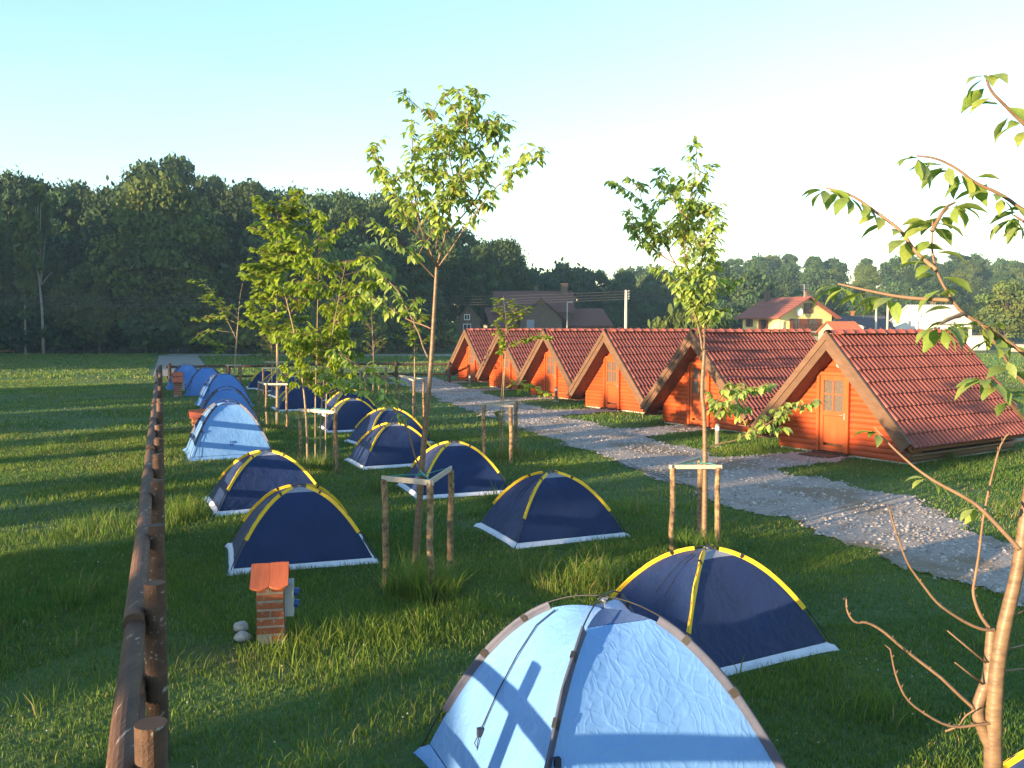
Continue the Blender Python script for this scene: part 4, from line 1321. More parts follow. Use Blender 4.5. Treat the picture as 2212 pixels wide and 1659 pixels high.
# slender cherry before the cabins
tr = CHERRY_B
extra = fill_branches(None, tr[1:5] + tr[1:3], 56, .06, .95, .46, 6, rise=.7)
low = tr[10:13]
young_tree('slender cherry tree with low leafy side branches standing by the gravel path before the cabins', 'tree', GY, (2.40, 11.1, 0), tr[:1], tr[1:10] + extra + low + fill_branches(None, low, 16, .4, 1.0, .3, 8, rise=0), .040, M['cherrybark'], 'cherry', .118, .085, .36, 2, 22, objs=300, clump=4, droop=.95, tone=1.35)
stake_frame('wooden stake frame round the slender cherry behind the big navy tent', [(2.0, 11.0, 1.06), (2.57, 11.0, 1.06), (2.50, 11.75, 1.05)], 1.05, [(0, 1, .05, 0), (0, 2, .04, .006)], (2.42, 11.2), rp=.034, seed=2)
# bushy lime-green cherry with several stems
b0 = Vector((-3.95, 17.6, 0))
st = []
for (dx, dx2, hh, dy) in ((-.12, -.55, 3.6, .0), (.02, .1, 4.55, .2), (.25, .75, 4.1, -.2), (.1, .45, 3.2, .4)):
    st.append([tuple(b0 + Vector((dx, dy * .3, 0))), tuple(b0 + Vector((dx * 1.1, dy * .5, 1.2))), tuple(b0 + Vector((dx2 * .5, dy, 2.4))), tuple(b0 + Vector((dx2, dy * 1.5, hh)))])
ex = fill_branches(None, st, 86, .42, 1.0, .92, 9, rise=.12, lmin=.4)
young_tree('bushy lime green young tree with several thin stems, its crown reaching down to the tents', 'tree', GY, tuple(b0), st, ex, .026, M['limebark'], 'cherry', .15, .12, .25, 2, 23, objs=160, clump=5, droop=1.0, tone=1.25, lmat='limeleaf')
stake_frame('wooden stake frame round the stems of the bushy lime green tree', [(-4.30, 18.0, 1.12), (-3.36, 16.9, 1.18), (-3.75, 18.7, 1.1)], 1.15, [(0, 1, .06, 0), (1, 2, .05, .006)], (-3.95, 17.6), seed=3)
# tall lime behind it
b0 = Vector((-6.55, 24.7, 0))
st = [[tuple(b0), tuple(b0 + Vector((.05, 0, 2))), tuple(b0 + Vector((.0, .1, 4))), tuple(b0 + Vector((.12, 0, 6.1)))]]
ex = fill_branches(None, st, 62, .38, .98, 1.15, 12, rise=.1, lmin=.3)
young_tree('tall lime tree with rounded pale green leaves rising behind the bushy lime green tree', 'tree', GY, tuple(b0), st, ex, .05, M['limebark'], 'lime', .17, .12, .25, 2, 24, clump=5, droop=.6, tone=1.25)
stake_frame('wooden stake frame round the trunk of the tall lime tree', [(-7.45, 26.1, 1.2), (-6.7, 24.2, 1.25), (-6.15, 24.2, 1.25)], 1.2, [(0, 1, .05, 0), (1, 2, .05, .004)], None, seed=4)
# small sapling in front of the cabins
tr = LIME_SMALL
young_tree('small sapling with a few round leaf clusters and long side shoots before the far cabins', 'tree', GY, (-0.2, 19.05, 0), tr[:2], tr[2:], .021, M['limebark'], 'lime', .10, .065, .12, 2, 25, objs=120, clump=4, droop=.4, tone=1.15)
stake_frame('wooden stake frame round the small sapling by the gravel path', [(-0.58, 18.2, 1.22), (-0.02, 18.2, 1.18), (0.09, 19.2, 1.2)], 1.2, [(0, 1, .05, 0), (0, 2, .04, .006)], None, rp=.04, seed=5)
# sapling in the frame behind the tall cherry
b0 = Vector((-3.0, 27.2, 0))
st = [[tuple(b0), tuple(b0 + Vector((.03, 0, 1.5))), tuple(b0 + Vector((.0, 0, 3.6)))]]
young_tree('small lime sapling in a stake frame seen behind the long drooping cherry branches', 'tree', GY, tuple(b0), st, fill_branches(None, st, 26, .42, .98, .85, 13, rise=.1), .03, M['limebark'], 'lime', .14, .15, .2, 1, 26, clump=4, droop=.5, tone=1.1)
stake_frame('wooden stake frame round the lime sapling behind the drooping cherry branches', [(-3.62, 28.6, 1.25), (-2.98, 26.9, 1.2), (-2.72, 27.3, 1.2)], 1.2, [(0, 1, .05, 0), (1, 2, .05, .004), (0, 2, .04, .008)], None, seed=6)
# leaning sapling by the far fence
tr = LIME_LEAN
young_tree('sparse sapling leaning over the farthest blue tents, dark wood behind it', 'tree', GY, (tr[0][0][0], 40.0, 0), tr[:1], tr[1:] + fill_branches(None, tr[1:6], 22, .3, 1, .6, 14, rise=.0), .045, M['limebark'], 'lime', .2, .2, .3, 1, 27, clump=4, droop=.4, tone=1.1)
stake_frame('thin grey stake frame at the foot of the leaning sapling', [(-12.9, 40.2, 1.1), (-12.3, 40.1, 1.1), (-12.5, 41.0, 1.1)], 1.1, [(0, 1, .05, 0), (1, 2, .04, .004)], None, rp=.04, seed=7)
FARS = [(-11.6, 43.0, 3.0, 'thin brownish sapling beside the leaning one near the far fence', .65), (-5.85, 37.4, 3.6, 'thin pale sapling by the gravel path end, left of the lime sapling in its frame', .8),
        (-7.6, 39.0, 4.3, 'thin white-stemmed sapling behind the bushy tree by the far fence', .7), (-9.9, 36.6, 3.0, 'low thin sapling in a stake frame between the far navy tents', .7)]
for i, (x, y, hh, lab, tn) in enumerate(FARS):
    b0 = Vector((x, y, 0))
    st = [[tuple(b0), tuple(b0 + Vector((.04, 0, hh * .5))), tuple(b0 + Vector((-.05, 0, hh)))]]
    young_tree(lab, 'tree', GY, tuple(b0), st, fill_branches(None, st, 20, .4, .98, .9, 40 + i, rise=.2), .03, M['limebark'] if i != 2 else M['birchbark'], 'lime', .14, .2, .3, 1, 50 + i, clump=3, droop=.4, tone=tn)
for i, (x, y) in enumerate(((-11.8, 42.6), (-6.1, 37.0), (-10.1, 36.1))):
    stake_frame(['distant stake frame round the thin brownish sapling', 'stake frame of the thin pale sapling at the end of the gravel path', 'low stake frame standing between the far navy tents'][i],
                [(x, y, 1.15), (x + .85, y + .1, 1.15), (x + .45, y + .75, 1.1)], 1.1, [(0, 1, .06, 0), (1, 2, .05, .004)], None, rp=.042, seed=10 + i)
# the tree at the edge, close to the camera: bare shoots below, big leaves above
tr = NEAR_BARE
root = young_tree('close cherry tree at the photo edge with bare lower shoots and big upper leaves', 'tree', None, (tr[0][0][0], 3.62, 0), [tr[0], tr[3]], tr[1:3] + tr[4:], .050, M['cherrybark'], 'cherry', .1, 9, 2.0, 0, 31, clump=0)
r = random.Random(8)
Bn = Vector((tr[0][0][0], 3.62, 0))
for b in NEAR_LEAFY:
    pts = [p - Bn for p in smooth(b, 2)]
    m = MB(); n_ = len(pts)
    m.tube(pts, [.0075 * (1 - .75 * i / (n_ - 1)) + .0012 for i in range(n_)], 8)
    m.build('branch', M['twig'], root, smooth=True)
    L = sum((pts[i + 1] - pts[i]).length for i in range(n_ - 1))
    t = .22 if len(b) > 4 else .45
    spots = []
    if b is NEAR_LEAFY[0]:
        spots = [(.97, 4), (.60, 4), (.31, 5)]
    else:
        while t < 1.0:
            spots.append((t, 1 if r.random() < .3 else (2 if r.random() < .6 else 3))); t += .046 / L
        spots.append((1.0, 4))
    for (t, k) in spots:
        p, d = along(pts, min(t, 1))
        for q in range(k):
            a = r.uniform(0, 6.283)
            side = Vector((math.cos(a), math.sin(a) * .8, -.6 + r.uniform(-.55, .3)))
            ld = (d * r.uniform(.1, .6) + side * .8).normalized()
            p2 = p + ld * .022
            sm = MB(); sm.tube([p, p2], .0014, 4)
            lf = link('leaf', leaf_objects_mesh('fine', r.choice(TONES)), root, leaf_matrix(p2, ld, r.uniform(.075, .125) * (.8 if b is NEAR_LEAFY[0] else 1), r))
            sm2 = MB(); inv = lf.matrix_local.inverted(); sm2.tube([inv @ p, inv @ p2], .0014 / .09, 4)
            sm2.build('leaf_stalk', M['twig'], lf)

# ------------------------------------------------------------------ houses beyond the meadow
def gable_house(name, label, loc, rz, L, hw_, ridge, eave, ov, oe, wall, roofm, wins=(), chim=(), extras=None, cat='house', group=None, th=.14):
    """ridge along local +X from 0 to L; gable at x=0; local -Y is the long side; wins: (face, along, z, w, h, shutters, glass) face in 'g' (gable x=0), 's' (side -Y), 'n' (+Y)"""
    root = thing(name, label, cat, loc, rz, group)
    k = (ridge - eave) / hw_
    wy = hw_ - oe
    wz = ridge - k * wy - .12
    m = MB()
    # pentagon body extruded along x
    poly = [(-wy, 0), (wy, 0), (wy, wz), (0, ridge - .14), (-wy, wz)]
    vs = [(ov, y, z) for y, z in poly] + [(L - ov, y, z) for y, z in poly]
    fs = [(4, 3, 2, 1, 0), (5, 6, 7, 8, 9)] + [(i, (i + 1) % 5, (i + 1) % 5 + 5, i + 5) for i in (0, 1, 4)]
    m.add(vs, fs)
    m.build('wall', wall, root)
    for s in (-1, 1):
        m = MB()
        v0 = [(x, 0, ridge) for x in (0, L)] + [(x, s * hw_, eave) for x in (L, 0)]
        v1 = [(x, y, z - th) for x, y, z in v0]
        f_ = [(0, 1, 2, 3), (7, 6, 5, 4), (0, 3, 7, 4), (1, 0, 4, 5), (2, 1, 5, 6), (3, 2, 6, 7)]
        m.add(v0 + v1, f_ if s < 0 else [tuple(reversed(q)) for q in f_])
        m.build('roof', roofm, root)
    for (face, u, z, w, h, sh, gl) in wins:
        wr = thing('window', None, None); wr.parent = root
        if face == 'g':
            wr.location = (ov - .0, u, z); wr.rotation_euler = (0, 0, R(-90))
        elif face == 's':
            wr.location = (u, -wy, z)
        else:
            wr.location = (u, wy, z); wr.rotation_euler = (0, 0, R(180))
        m = MB(); m.box((0, -.01, 0), (w, .06, h)); m.build('pane', gl, wr)
        m = MB()
        for sx_ in (-1, 1): m.box((sx_ * (w / 2 + .03), -.04, 0), (.06, .08, h + .12))
        m.box((0, -.04, h / 2 + .03), (w, .078, .06)); m.box((0, -.04, -h / 2 - .03), (w, .078, .06)); m.box((0, -.045, 0), (.05, .06, h))
        m.build('frame', M['darkwood'] if sh else M['white_st'], wr)
        if sh:
            for sx_ in (-1, 1):
                m = MB(); m.box((sx_ * (w / 2 + .06 + w * .27), -.05, 0), (w * .5, .05, h + .08)); m.build('shutter', M['shutter'], wr)
    for (x, y, z0, z1, w) in chim:
        m = MB(); m.box((x, y, (z0 + z1) / 2), (w, w, z1 - z0)); m.box((x, y, z1 + .05), (w + .16, w + .16, .1)); m.build('chimney', M['brick'] if w < .45 else M['dimwall'], root)
    if extras: extras(root, wy)
    return root

HR = math.atan2(.916, -.40)
def yextra(root, wy):
    # balcony on the gable, gutter pipe, dish, antenna
    b = thing('balcony', None, None); b.parent = root
    m = MB(); m.box((.15, -.7, 2.35), (1.0, 5.4, .12)); m.build('floor', M['concrete'], b)
    m = MB()
    for z in (2.62, 2.82, 3.02, 3.2): m.box((-.33, -.7, z), (.05, 5.4, .1))
    for k in range(7): m.box((-.32, -3.35 + k * .88, 2.8), (.07, .08, .95))
    m.build('railing', M['darkwood'], b)
    m = MB(); m.box((.15, -.7, 1.6), (1.0, 5.4, .5)); m.build('fascia', M['plaster_c'], b)
    m = MB(); m.tube([(.55, 3.55, 3.6), (.6, 3.5, 3.3), (.62, 3.45, .1)], .05, 6); m.build('downpipe', M['white_st'], root)
    m = MB()
    vs = [(.25 + .12 * (1 - q * q), 1.35 + .45 * q * math.cos(t), 4.55 + .45 * q * math.sin(t)) for q in (.01, .5, 1) for t in [i * math.pi / 6 for i in range(12)]]
    m.add(vs, [(i * 12 + j, i * 12 + (j + 1) % 12, (i + 1) * 12 + (j + 1) % 12, (i + 1) * 12 + j) for i in range(2) for j in range(12)])
    m.tube([(.8, 1.35, 4.4), (.35, 1.35, 4.5)], .03, 5)
    m.build('satellite_dish', M['white_st'], root)
    m = MB(); m.tube([(.9, .2, 6.2), (.9, .2, 7.7)], .025, 5)
    for z in (7.0, 7.25, 7.5, 7.65): m.tube([(.9, -.5, z), (.9, .7, z)], .018, 4)
    m.build('aerial', M['steel'], root)
gable_house('house', 'yellow two-storey house with red tiled roof, brown shutters and a satellite dish on its gable', (33.46, 100, 0), HR, 7.9, 4.5, 6.34, 3.95, .75, .75, M['plaster_y'], M['roof_r'],
            wins=[('n', 5.9, 3.35, .55, .75, True, M['glass']), ('n', 3.4, 3.2, .75, .95, True, M['glass']), ('g', -.25, 5.0, .55, 1.05, True, M['glass']), ('g', 1.35, 3.1, .9, 1.35, True, M['glass']), ('g', -.9, 3.1, 1.2, 1.35, True, M['glass'])],
            chim=[(6.6, .7, 5.6, 6.95, .5), (1.2, -.5, 5.9, 6.8, .5)], extras=yextra)
def wextra(root, wy):
    m = MB(); m.box((5.9, -3.9, .85), (3.2, 3.4, 1.7)); m.build('annex', M['plaster_w'], root)
    m = MB(); m.box((5.9, -3.9, 1.76), (3.6, 3.8, .1)); m.build('annex_roof', M['roof_g'], root)
    m = MB()
    for k in range(20): m.tube([(.1 + k * .34, -.05, 5.83), (.1 + k * .34, -5.05, 3.55)], .03, 4, cap=False)
    tag(m.build('roof_seam', M['roof_g'], root), kind='stuff')
gable_house('house', 'white house with a pale grey sheet metal roof beyond the largest cabin', (51.7, 117, 0), math.atan2(.1, .995), 6.7, 5.1, 5.8, 3.45, .45, .7, M['plaster_w'], M['roof_g'],
            wins=[('g', -.0, 4.6, .5, .7, False, M['glass']), ('g', 1.7, 2.2, .7, .9, False, M['glass']), ('g', -1.4, 2.2, .7, .9, False, M['glass']), ('s', 1.6, 2.4, .9, 1.0, False, M['glass']), ('s', 3.4, 2.4, .9, 1.0, False, M['glass']), ('s', 5.2, 2.1, 1.3, 1.7, False, M['glass'])],
            chim=[(4.0, .6, 5.2, 6.2, .45)], extras=wextra)
gable_house('house', 'low house with a dark slate roof between the yellow house and the white house', (41.0, 114, 0), 0.02, 6.6, 3.8, 4.35, 2.5, .3, .4, M['plaster_c'], M['roof_d'], wins=[('s', 2.0, 1.6, .9, .8, False, M['glass'])], chim=[(2.6, .3, 4.0, 4.8, .3)])
gable_house('house', 'small white gable end just peeking out over the orange shed roof', (40.7, 106, 0), R(75), 3.0, 1.2, 3.75, 2.9, .2, .2, M['plaster_w'], M['roof_d'], wins=[('g', 0, 1.6, .6, .8, False, M['glass'])])
gable_house('shed', 'small shed with a bright orange tiled roof beside the yellow house', (33.6, 95.5, 0), R(8), 3.3, 2.4, 3.5, 2.3, .25, .3, M['plaster_c'], M['roof_o'], wins=[('s', 1.6, 1.4, .6, .7, False, M['glass'])], cat='shed')

def bextra(root, wy):
    # cross gable, lower front roof and side annexe of the big dim house
    c = thing('cross_gable', None, None); c.parent = root
    m = MB(); m.prism([(3.4, 0), (8.3, 0), (8.3, 4.0), (5.85, 6.1), (3.4, 4.0)], -6.1, -2.0); m.build('wall', M['dimwall'], c)
    for s in (-1, 1):
        m = MB(); q = [(5.85, 6.35), (5.85 + s * 3.1, 3.7), (5.85 + s * 3.1, 3.55), (5.85, 6.2)]
        m.prism(q if s > 0 else q[::-1], -6.5, -1.0); m.build('roof', M['roof_b'], c)
    m = MB(); m.box((4.6, -6.13, 3.0), (.9, .05, 1.5)); m.build('window', M['vent'], c)
    m = MB(); m.box((6.2, -6.3, 2.2), (3.2, .5, .15)); m.build('balcony', M['concrete'], c)
    a = thing('annexe', None, None); a.parent = root
    m = MB(); m.box((12.2, -1.5, 1.6), (4.6, 5.2, 3.2)); m.build('wall', M['dimwall'], a)
    for s in (-1, 1):
        m = MB(); v0 = [(9.6, -1.5, 5.2), (13.6, -1.5, 5.2), (14.6, -1.5 + s * 3.2, 3.1), (8.9, -1.5 + s * 3.2, 3.1)]
        v1 = [(x, y, z - .15) for x, y, z in v0]
        f_ = [(0, 1, 2, 3), (7, 6, 5, 4), (0, 3, 7, 4), (1, 0, 4, 5), (2, 1, 5, 6), (3, 2, 6, 7)]
        m.add(v0 + v1, [tuple(reversed(q)) for q in f_] if s > 0 else f_); m.build('roof', M['roof_b'], a)
    m = MB(); m.add([(-1.0, -2.5, 5.3), (3.4, -2.5, 5.3), (3.4, -5.6, 3.0), (-.2, -5.6, 3.0), (-1.0, -2.5, 5.15), (3.4, -2.5, 5.15), (3.4, -5.6, 2.85), (-.2, -5.6, 2.85)], [(3, 2, 1, 0), (4, 5, 6, 7), (0, 1, 5, 4), (2, 3, 7, 6)])
    m.build('lower_roof', M['roof_b'], root)
gable_house('house', 'large dim house with several brown roofs at the foot of the wood', (-2.4, 112, 0), 0.0, 10.0, 4.2, 7.4, 4.7, .4, .5, M['dimwall'], M['roof_b'], wins=[('s', 1.5, 2.0, .9, 1.1, False, M['glass']), ('s', 2.9, 2.0, .9, 1.1, False, M['glass'])],
            chim=[(8.9, -.6, 6.4, 8.2, .8), (5.4, .4, 6.8, 7.9, .45)], extras=bextra)
gable_house('shed', 'small unfinished brick gable with two dark openings left of the large dim house', (-5.2, 105, 0), R(90), 5.0, 1.7, 5.3, 3.5, .3, .25, M['dimwall'], M['roof_b'], wins=[('g', .1, 4.05, .55, .55, False, M['black']), ('g', .1, 2.85, .8, .7, False, M['black'])], cat='shed')

# rubble heap and small things in the yard
mb = MB(); q = random.Random(3)
for k in range(260):
    a, d = q.uniform(0, 6.28), q.random() ** .7
    p = Vector((-8.6 + math.cos(a) * d * 2.6, 112 + math.sin(a) * d * 2, max(.1, (1 - d) * 1.9 * q.uniform(.7, 1))))
    mb.box(p, (q.uniform(.2, .6), q.uniform(.2, .5), q.uniform(.15, .35)), Matrix.Rotation(q.uniform(0, 3), 3, 'Z') @ Matrix.Rotation(q.uniform(-.6, .6), 3, 'X'))
tag(mb.build('rubble', M['concrete']), kind='stuff')
lp = thing('log_pile', 'small pile of sawn logs with pale ends beside the white house', 'log pile', (57.6, 101, 0))
for k, (x, z) in enumerate(((0, .25), (.5, .25), (1.0, .25), (.25, .68), (.75, .68))):
    mb = MB(); mb.tube([(x, 0, z), (x, 1.6, z)], .23, 10); mb.build('log', M['pole'], lp)
def table(loc, rz, label):
    t = thing('picnic_table', label, 'picnic table', loc, rz)
    mb = MB(); mb.box((0, 0, .74), (1.7, .75, .05)); mb.build('table_top', M['wood'], t)
    for s in (-1, 1):
        mb = MB(); mb.box((0, s * .68, .43), (1.7, .26, .045)); mb.build('bench', M['wood'], t)
        mb = MB()
        for u in (-1, 1): mb.box((s * .6, u * .45, .36), (.06, .07, .85), Matrix.Rotation(u * .45, 3, 'X'))
        mb.box((s * .6, 0, .38), (.055, 1.5, .07)); mb.build('leg_frame', M['wood'], t)
table((-6.75, 43.2, 0), .1, 'weathered wooden picnic table by the far log fence')

# poles and wires
up = thing('utility_pole', 'pale concrete utility pole with wires behind the orange cabins', 'utility pole', (9.57, 75, 0))
mb = MB(); mb.tube([(0, 0, 0), (0, 0, 5.95)], [.15, .11], 10); mb.build('pole', M['pole'], up, smooth=True)
mb = MB()
for z in (5.85, 5.62, 5.4, 5.2): mb.tube([(.1, -.03, z), (.24, -.03, z), (.24, -.03, z + .1)], .035, 6)
mb.build('insulator_bracket', M['steel'], up)
sl = thing('street_lamp', 'thin grey street lamp in front of the large dim house', 'street lamp', (4.95, 80, 0))
mb = MB(); mb.tube([(0, 0, 0), (0, 0, 4.95), (.1, 0, 5.1)], [.07, .05, .04], 8); mb.build('pole', M['steel'], sl, smooth=True)
mb = MB(); mb.box((.22, 0, 5.1), (.5, .2, .1)); mb.build('lamp_head', M['steel'], sl)
for i, (x, h, lab) in enumerate(((44.05, 5.15, 'shorter pale pole left of the white house'), (45.44, 5.5, 'taller pale pole close to the white house'))):
    mb = MB(); mb.tube([(0, 0, 0), (0, 0, h)], [.14, .12], 10); o = mb.build('utility_pole', M['pole'], smooth=True); o.location = (x, 108, 0)
    tag(o, lab, 'pole', 'pale poles by the white house')
WZ = [(6.35, 5.85), (6.05, 5.62), (5.75, 5.4), (5.55, 5.2)]
for i, (z0, z1) in enumerate(WZ):
    mb = MB()
    mb.tube([(-62 + t * 71.8, 75 + .0 * t, z0 + (z1 - z0) * t - 1.0 * 4 * t * (1 - t) * .9) for t in [k / 24 for k in range(25)]], .014, 4, cap=False)
    mb.tube([(9.8 + t * 34, 75 + 33 * t, z1 + (-.1) * t - .8 * t * (1 - t)) for t in [k / 12 for k in range(13)]], .014, 4, cap=False)
    tag(mb.build('overhead_wire', M['wire']), ['topmost', 'second', 'third', 'lowest'][i] + ' overhead wire strung across in front of the dark wood', 'wire', 'overhead wires')
gf = thing('wire_fence', 'low green wire mesh fence on the meadow beyond the largest cabin roof', 'fence', (32.2, 62.5, 0))
for k in range(14):
    mb = MB(); mb.tube([(k * 1.6, -k * .12, 0), (k * 1.6, -k * .12, .78)], .025, 6); mb.build('post', M['greenwire'], gf)
mb = MB()
for z in (.08, .2, .32, .44, .56, .68, .76): mb.tube([(0, 0, z), (13 * 1.6, -13 * .12, z)], .009, 4)
for k in range(208): mb.tube([(k * .1, -k * .0075, .05), (k * .1, -k * .0075, .76)], .005, 3, cap=False)
tag(mb.build('mesh', M['greenwire'], gf), kind='stuff')
pf = thing('wooden_fence', 'fragment of grey wooden fence at the foot of the dark wood', 'fence', (-41.5, 101, 0))
for k in range(4):
    mb = MB(); mb.tube([(k * 1.2, 0, 0), (k * 1.2, 0, .95)], .06, 7); mb.build('post', M['pole'], pf)
for z in (.5, .85):
    mb = MB(); mb.tube([(-.2, 0, z), (3.8, 0, z + .04)], .045, 6); mb.build('rail', M['pole'], pf)
mb = MB(); mb.box((0, 0, .3), (5.6, .3, .6)); o = mb.build('low_wall', M['concrete']); o.location = (-60.5, 104, 0); tag(o, 'low pale concrete wall under the trees at the edge of the wood', 'wall')

# ------------------------------------------------------------------ hill and woods
def hill_z(x, y):
    d = y + .12 * x
    t = np.clip((d - 150) / 120.0, 0, 1); t = t * t * (3 - 2 * t)
    s = np.clip((x - 20) / 60.0, 0, 1); s = s * s * (3 - 2 * s)
    l = np.clip((-x - 5) / 40.0, 0, 1) * np.clip((y - 112) / 40, 0, 1) * 7
    return 13.0 * t * (0.12 + .88 * s) + l
hx, hy = np.meshgrid(np.arange(-160, 330, 7.0), np.arange(100, 420, 7.0))
hz = hill_z(hx, hy) - .08 + np.where(hy > 118, .12, 0) * 1.0
nx_ = hx.shape[1]
co = np.stack([hx, hy, hz], -1).reshape(-1, 3)
idx = np.arange(hx.size).reshape(hx.shape)
fl = np.stack([idx[:-1, :-1], idx[:-1, 1:], idx[1:, 1:], idx[1:, :-1]], -1).reshape(-1)
tag(link('hill', np_mesh('hill', co, fl, 4, M['hill'], smooth=True)), kind='structure')

def crown_mesh(name, seed, w, h, z0, n, card, lobes, matl, weep=0.0, spiky=0.25, flat=False):
    """unit tree: total height h; crown from z0 to h made of leaf sprays gathered in lobes"""
    q = np.random.RandomState(seed)
    lz = z0 + (h - z0) * (0.12 + .80 * q.rand(lobes))
    prof = np.sin(np.clip((lz - z0) / (h - z0), .03, 1) ** .75 * math.pi) ** .6
    if flat: prof = np.ones(lobes)
    la = q.rand(lobes) * 6.283
    lr = w * .5 * prof * (.25 + .65 * np.sqrt(q.rand(lobes)))
    cxy = np.stack([np.cos(la) * lr, np.sin(la) * lr, lz], -1)
    rad = w * (.10 + .13 * q.rand(lobes)) * (.55 + .45 * prof)
    li = q.randint(0, lobes, n)
    d = q.randn(n, 3); d /= np.linalg.norm(d, axis=1)[:, None]
    d[:, 2] = np.where(d[:, 2] < -.35, -d[:, 2] * .6, d[:, 2])
    rr = rad[li] * (.45 + .62 * q.rand(n) ** .6)
    p = cxy[li] + d * rr[:, None] * np.array([1, 1, .8])
    up = q.rand(n) < spiky
    p[:, 2] += np.where(up, q.rand(n) ** 2 * rad[li] * .9, 0)
    if weep:
        p[:, 2] -= q.rand(n) ** 2 * weep * (h - z0) * .3
    nrm = d * .8 + q.randn(n, 3) * .55
    nrm /= np.linalg.norm(nrm, axis=1)[:, None]
    t1 = np.cross(nrm, np.array([0, 0, 1.0]) + q.randn(n, 3) * .3); t1 /= np.linalg.norm(t1, axis=1)[:, None]
    t2 = np.cross(nrm, t1)
    s = card * (.5 + .9 * q.rand(n)) * .5
    asp = 1.0 + weep * 1.5 + np.where(up, .5, 0)
    a, b = t1 * s[:, None] * .8, t2 * (s * asp)[:, None]
    bend = nrm * (s * .35)[:, None]
    v = np.stack([p - a * .5 - b, p + a * .5 - b * .8, p + a * 1.15 + b * .1 - bend * .4, p + b * 1.1 - bend, p - a * 1.1 + b * .2 - bend * .3], 1)
    f = np.array([(0, 1, 2), (0, 2, 3), (0, 3, 4)])
    fl_ = (f[None] + (np.arange(n) * 5)[:, None, None]).reshape(-1)
    tone = (.72 + .55 * q.rand(lobes))[li] * (.8 + .4 * q.rand(n))
    warm = (q.rand(lobes))[li]
    c = np.ones((n, 5, 4))
    c[:, :, 0] = (tone * (.9 + .35 * warm))[:, None]; c[:, :, 1] = tone[:, None]; c[:, :, 2] = (tone * (1.1 - .35 * warm))[:, None]
    return np_mesh(name, v.reshape(-1, 3), fl_, 3, matl, c.reshape(-1, 4)), cxy

def trunk_mesh(seed, h, z0, r, cxy, bark):
    q = random.Random(seed); m = MB()
    pts = [Vector((0, 0, -.3)), Vector((q.uniform(-.2, .2), q.uniform(-.2, .2), h * .25)), Vector((q.uniform(-.4, .4), q.uniform(-.4, .4), h * .55)), Vector((0, 0, h * .93))]
    m.tube(pts, [r * 1.2, r * .85, r * .5, r * .08], 8)
    for c_ in cxy[:14]:
        e = Vector(c_); s = Vector((0, 0, min(e.z - .5, h * .7) * q.uniform(.55, .9)))
        m.tube([s, s.lerp(e, .5) + Vector((0, 0, .3)), e], [r * .35, r * .22, r * .05], 5)
    return m.mesh('trunk', bark, True)

KIND = {}
def tree_kind(key, seed, w, h, z0, n, card, lobes, matl, r=.28, bark=None, weep=0, spiky=.25, flat=False):
    cm, cxy = crown_mesh('crown', seed, w, h, z0, n, card, lobes, matl, weep, spiky, flat)
    KIND[key] = (cm, trunk_mesh(seed, h, z0, r, cxy, bark or M['bark']), h)
for i in range(5):
    tree_kind('broad%d' % i, 60 + i, 10.5, 20, 2.5, 22000, .34, 110, M['forest'], spiky=.35)
for i in range(2):
    tree_kind('slim%d' % i, 70 + i, 6.5, 20, 3.0, 15000, .32, 75, M['forest'], spiky=.45)
tree_kind('lit0', 80, 11.5, 18, 1.5, 22000, .34, 110, M['forest_sunlit'])
tree_kind('lit1', 81, 8, 12, 1.0, 8000, .38, 60, M['forest_sunlit'])
tree_kind('birch', 82, 5.0, 20, 7.0, 1300, .55, 22, M['forest_sunlit'], .16, M['birchbark'], .5, .3)
tree_kind('weep', 83, 6.0, 14, 2.0, 4200, .5, 34, M['forest_sunlit'], .16, M['birchbark'], 1.0, .1)
tree_kind('bush0', 84, 6, 4.5, .1, 2600, .5, 26, M['forest'], .08)
tree_kind('bush1', 85, 5, 4.0, .1, 2200, .42, 24, M['forest_sunlit'], .08)
tree_kind('round0', 86, 10, 12, 1.0, 8500, .48, 70, M['forest'], spiky=.4)
tree_kind('round1', 87, 11, 12, 1.0, 8500, .48, 70, M['forest'], spiky=.4)
tree_kind('shade0', 88, 2.2, 6, .1, 5200, .34, 60, M['forest'], .08, spiky=.1, flat=True)
tree_kind('shade1', 89, 2.4, 6, .1, 5200, .34, 60, M['forest'], .08, spiky=.1, flat=True)
tree_kind('shade2', 90, 10, 20, .5, 5200, 1.3, 60, M['forest'], .3, spiky=.1, flat=True)

def plant(key, x, y, z, h, label, group=None, name='forest_tree', cat='tree', wide=1.0):
    cm, tm, h0 = KIND[key]
    t = thing(name, label, cat, (x, y, z), rnd.uniform(0, 6.28), group)
    s = h / h0
    t.scale = (s * wide, s * wide, s)
    c = link('crown', cm, t)
    if tm is not None: link('trunk', tm, t)
    return t

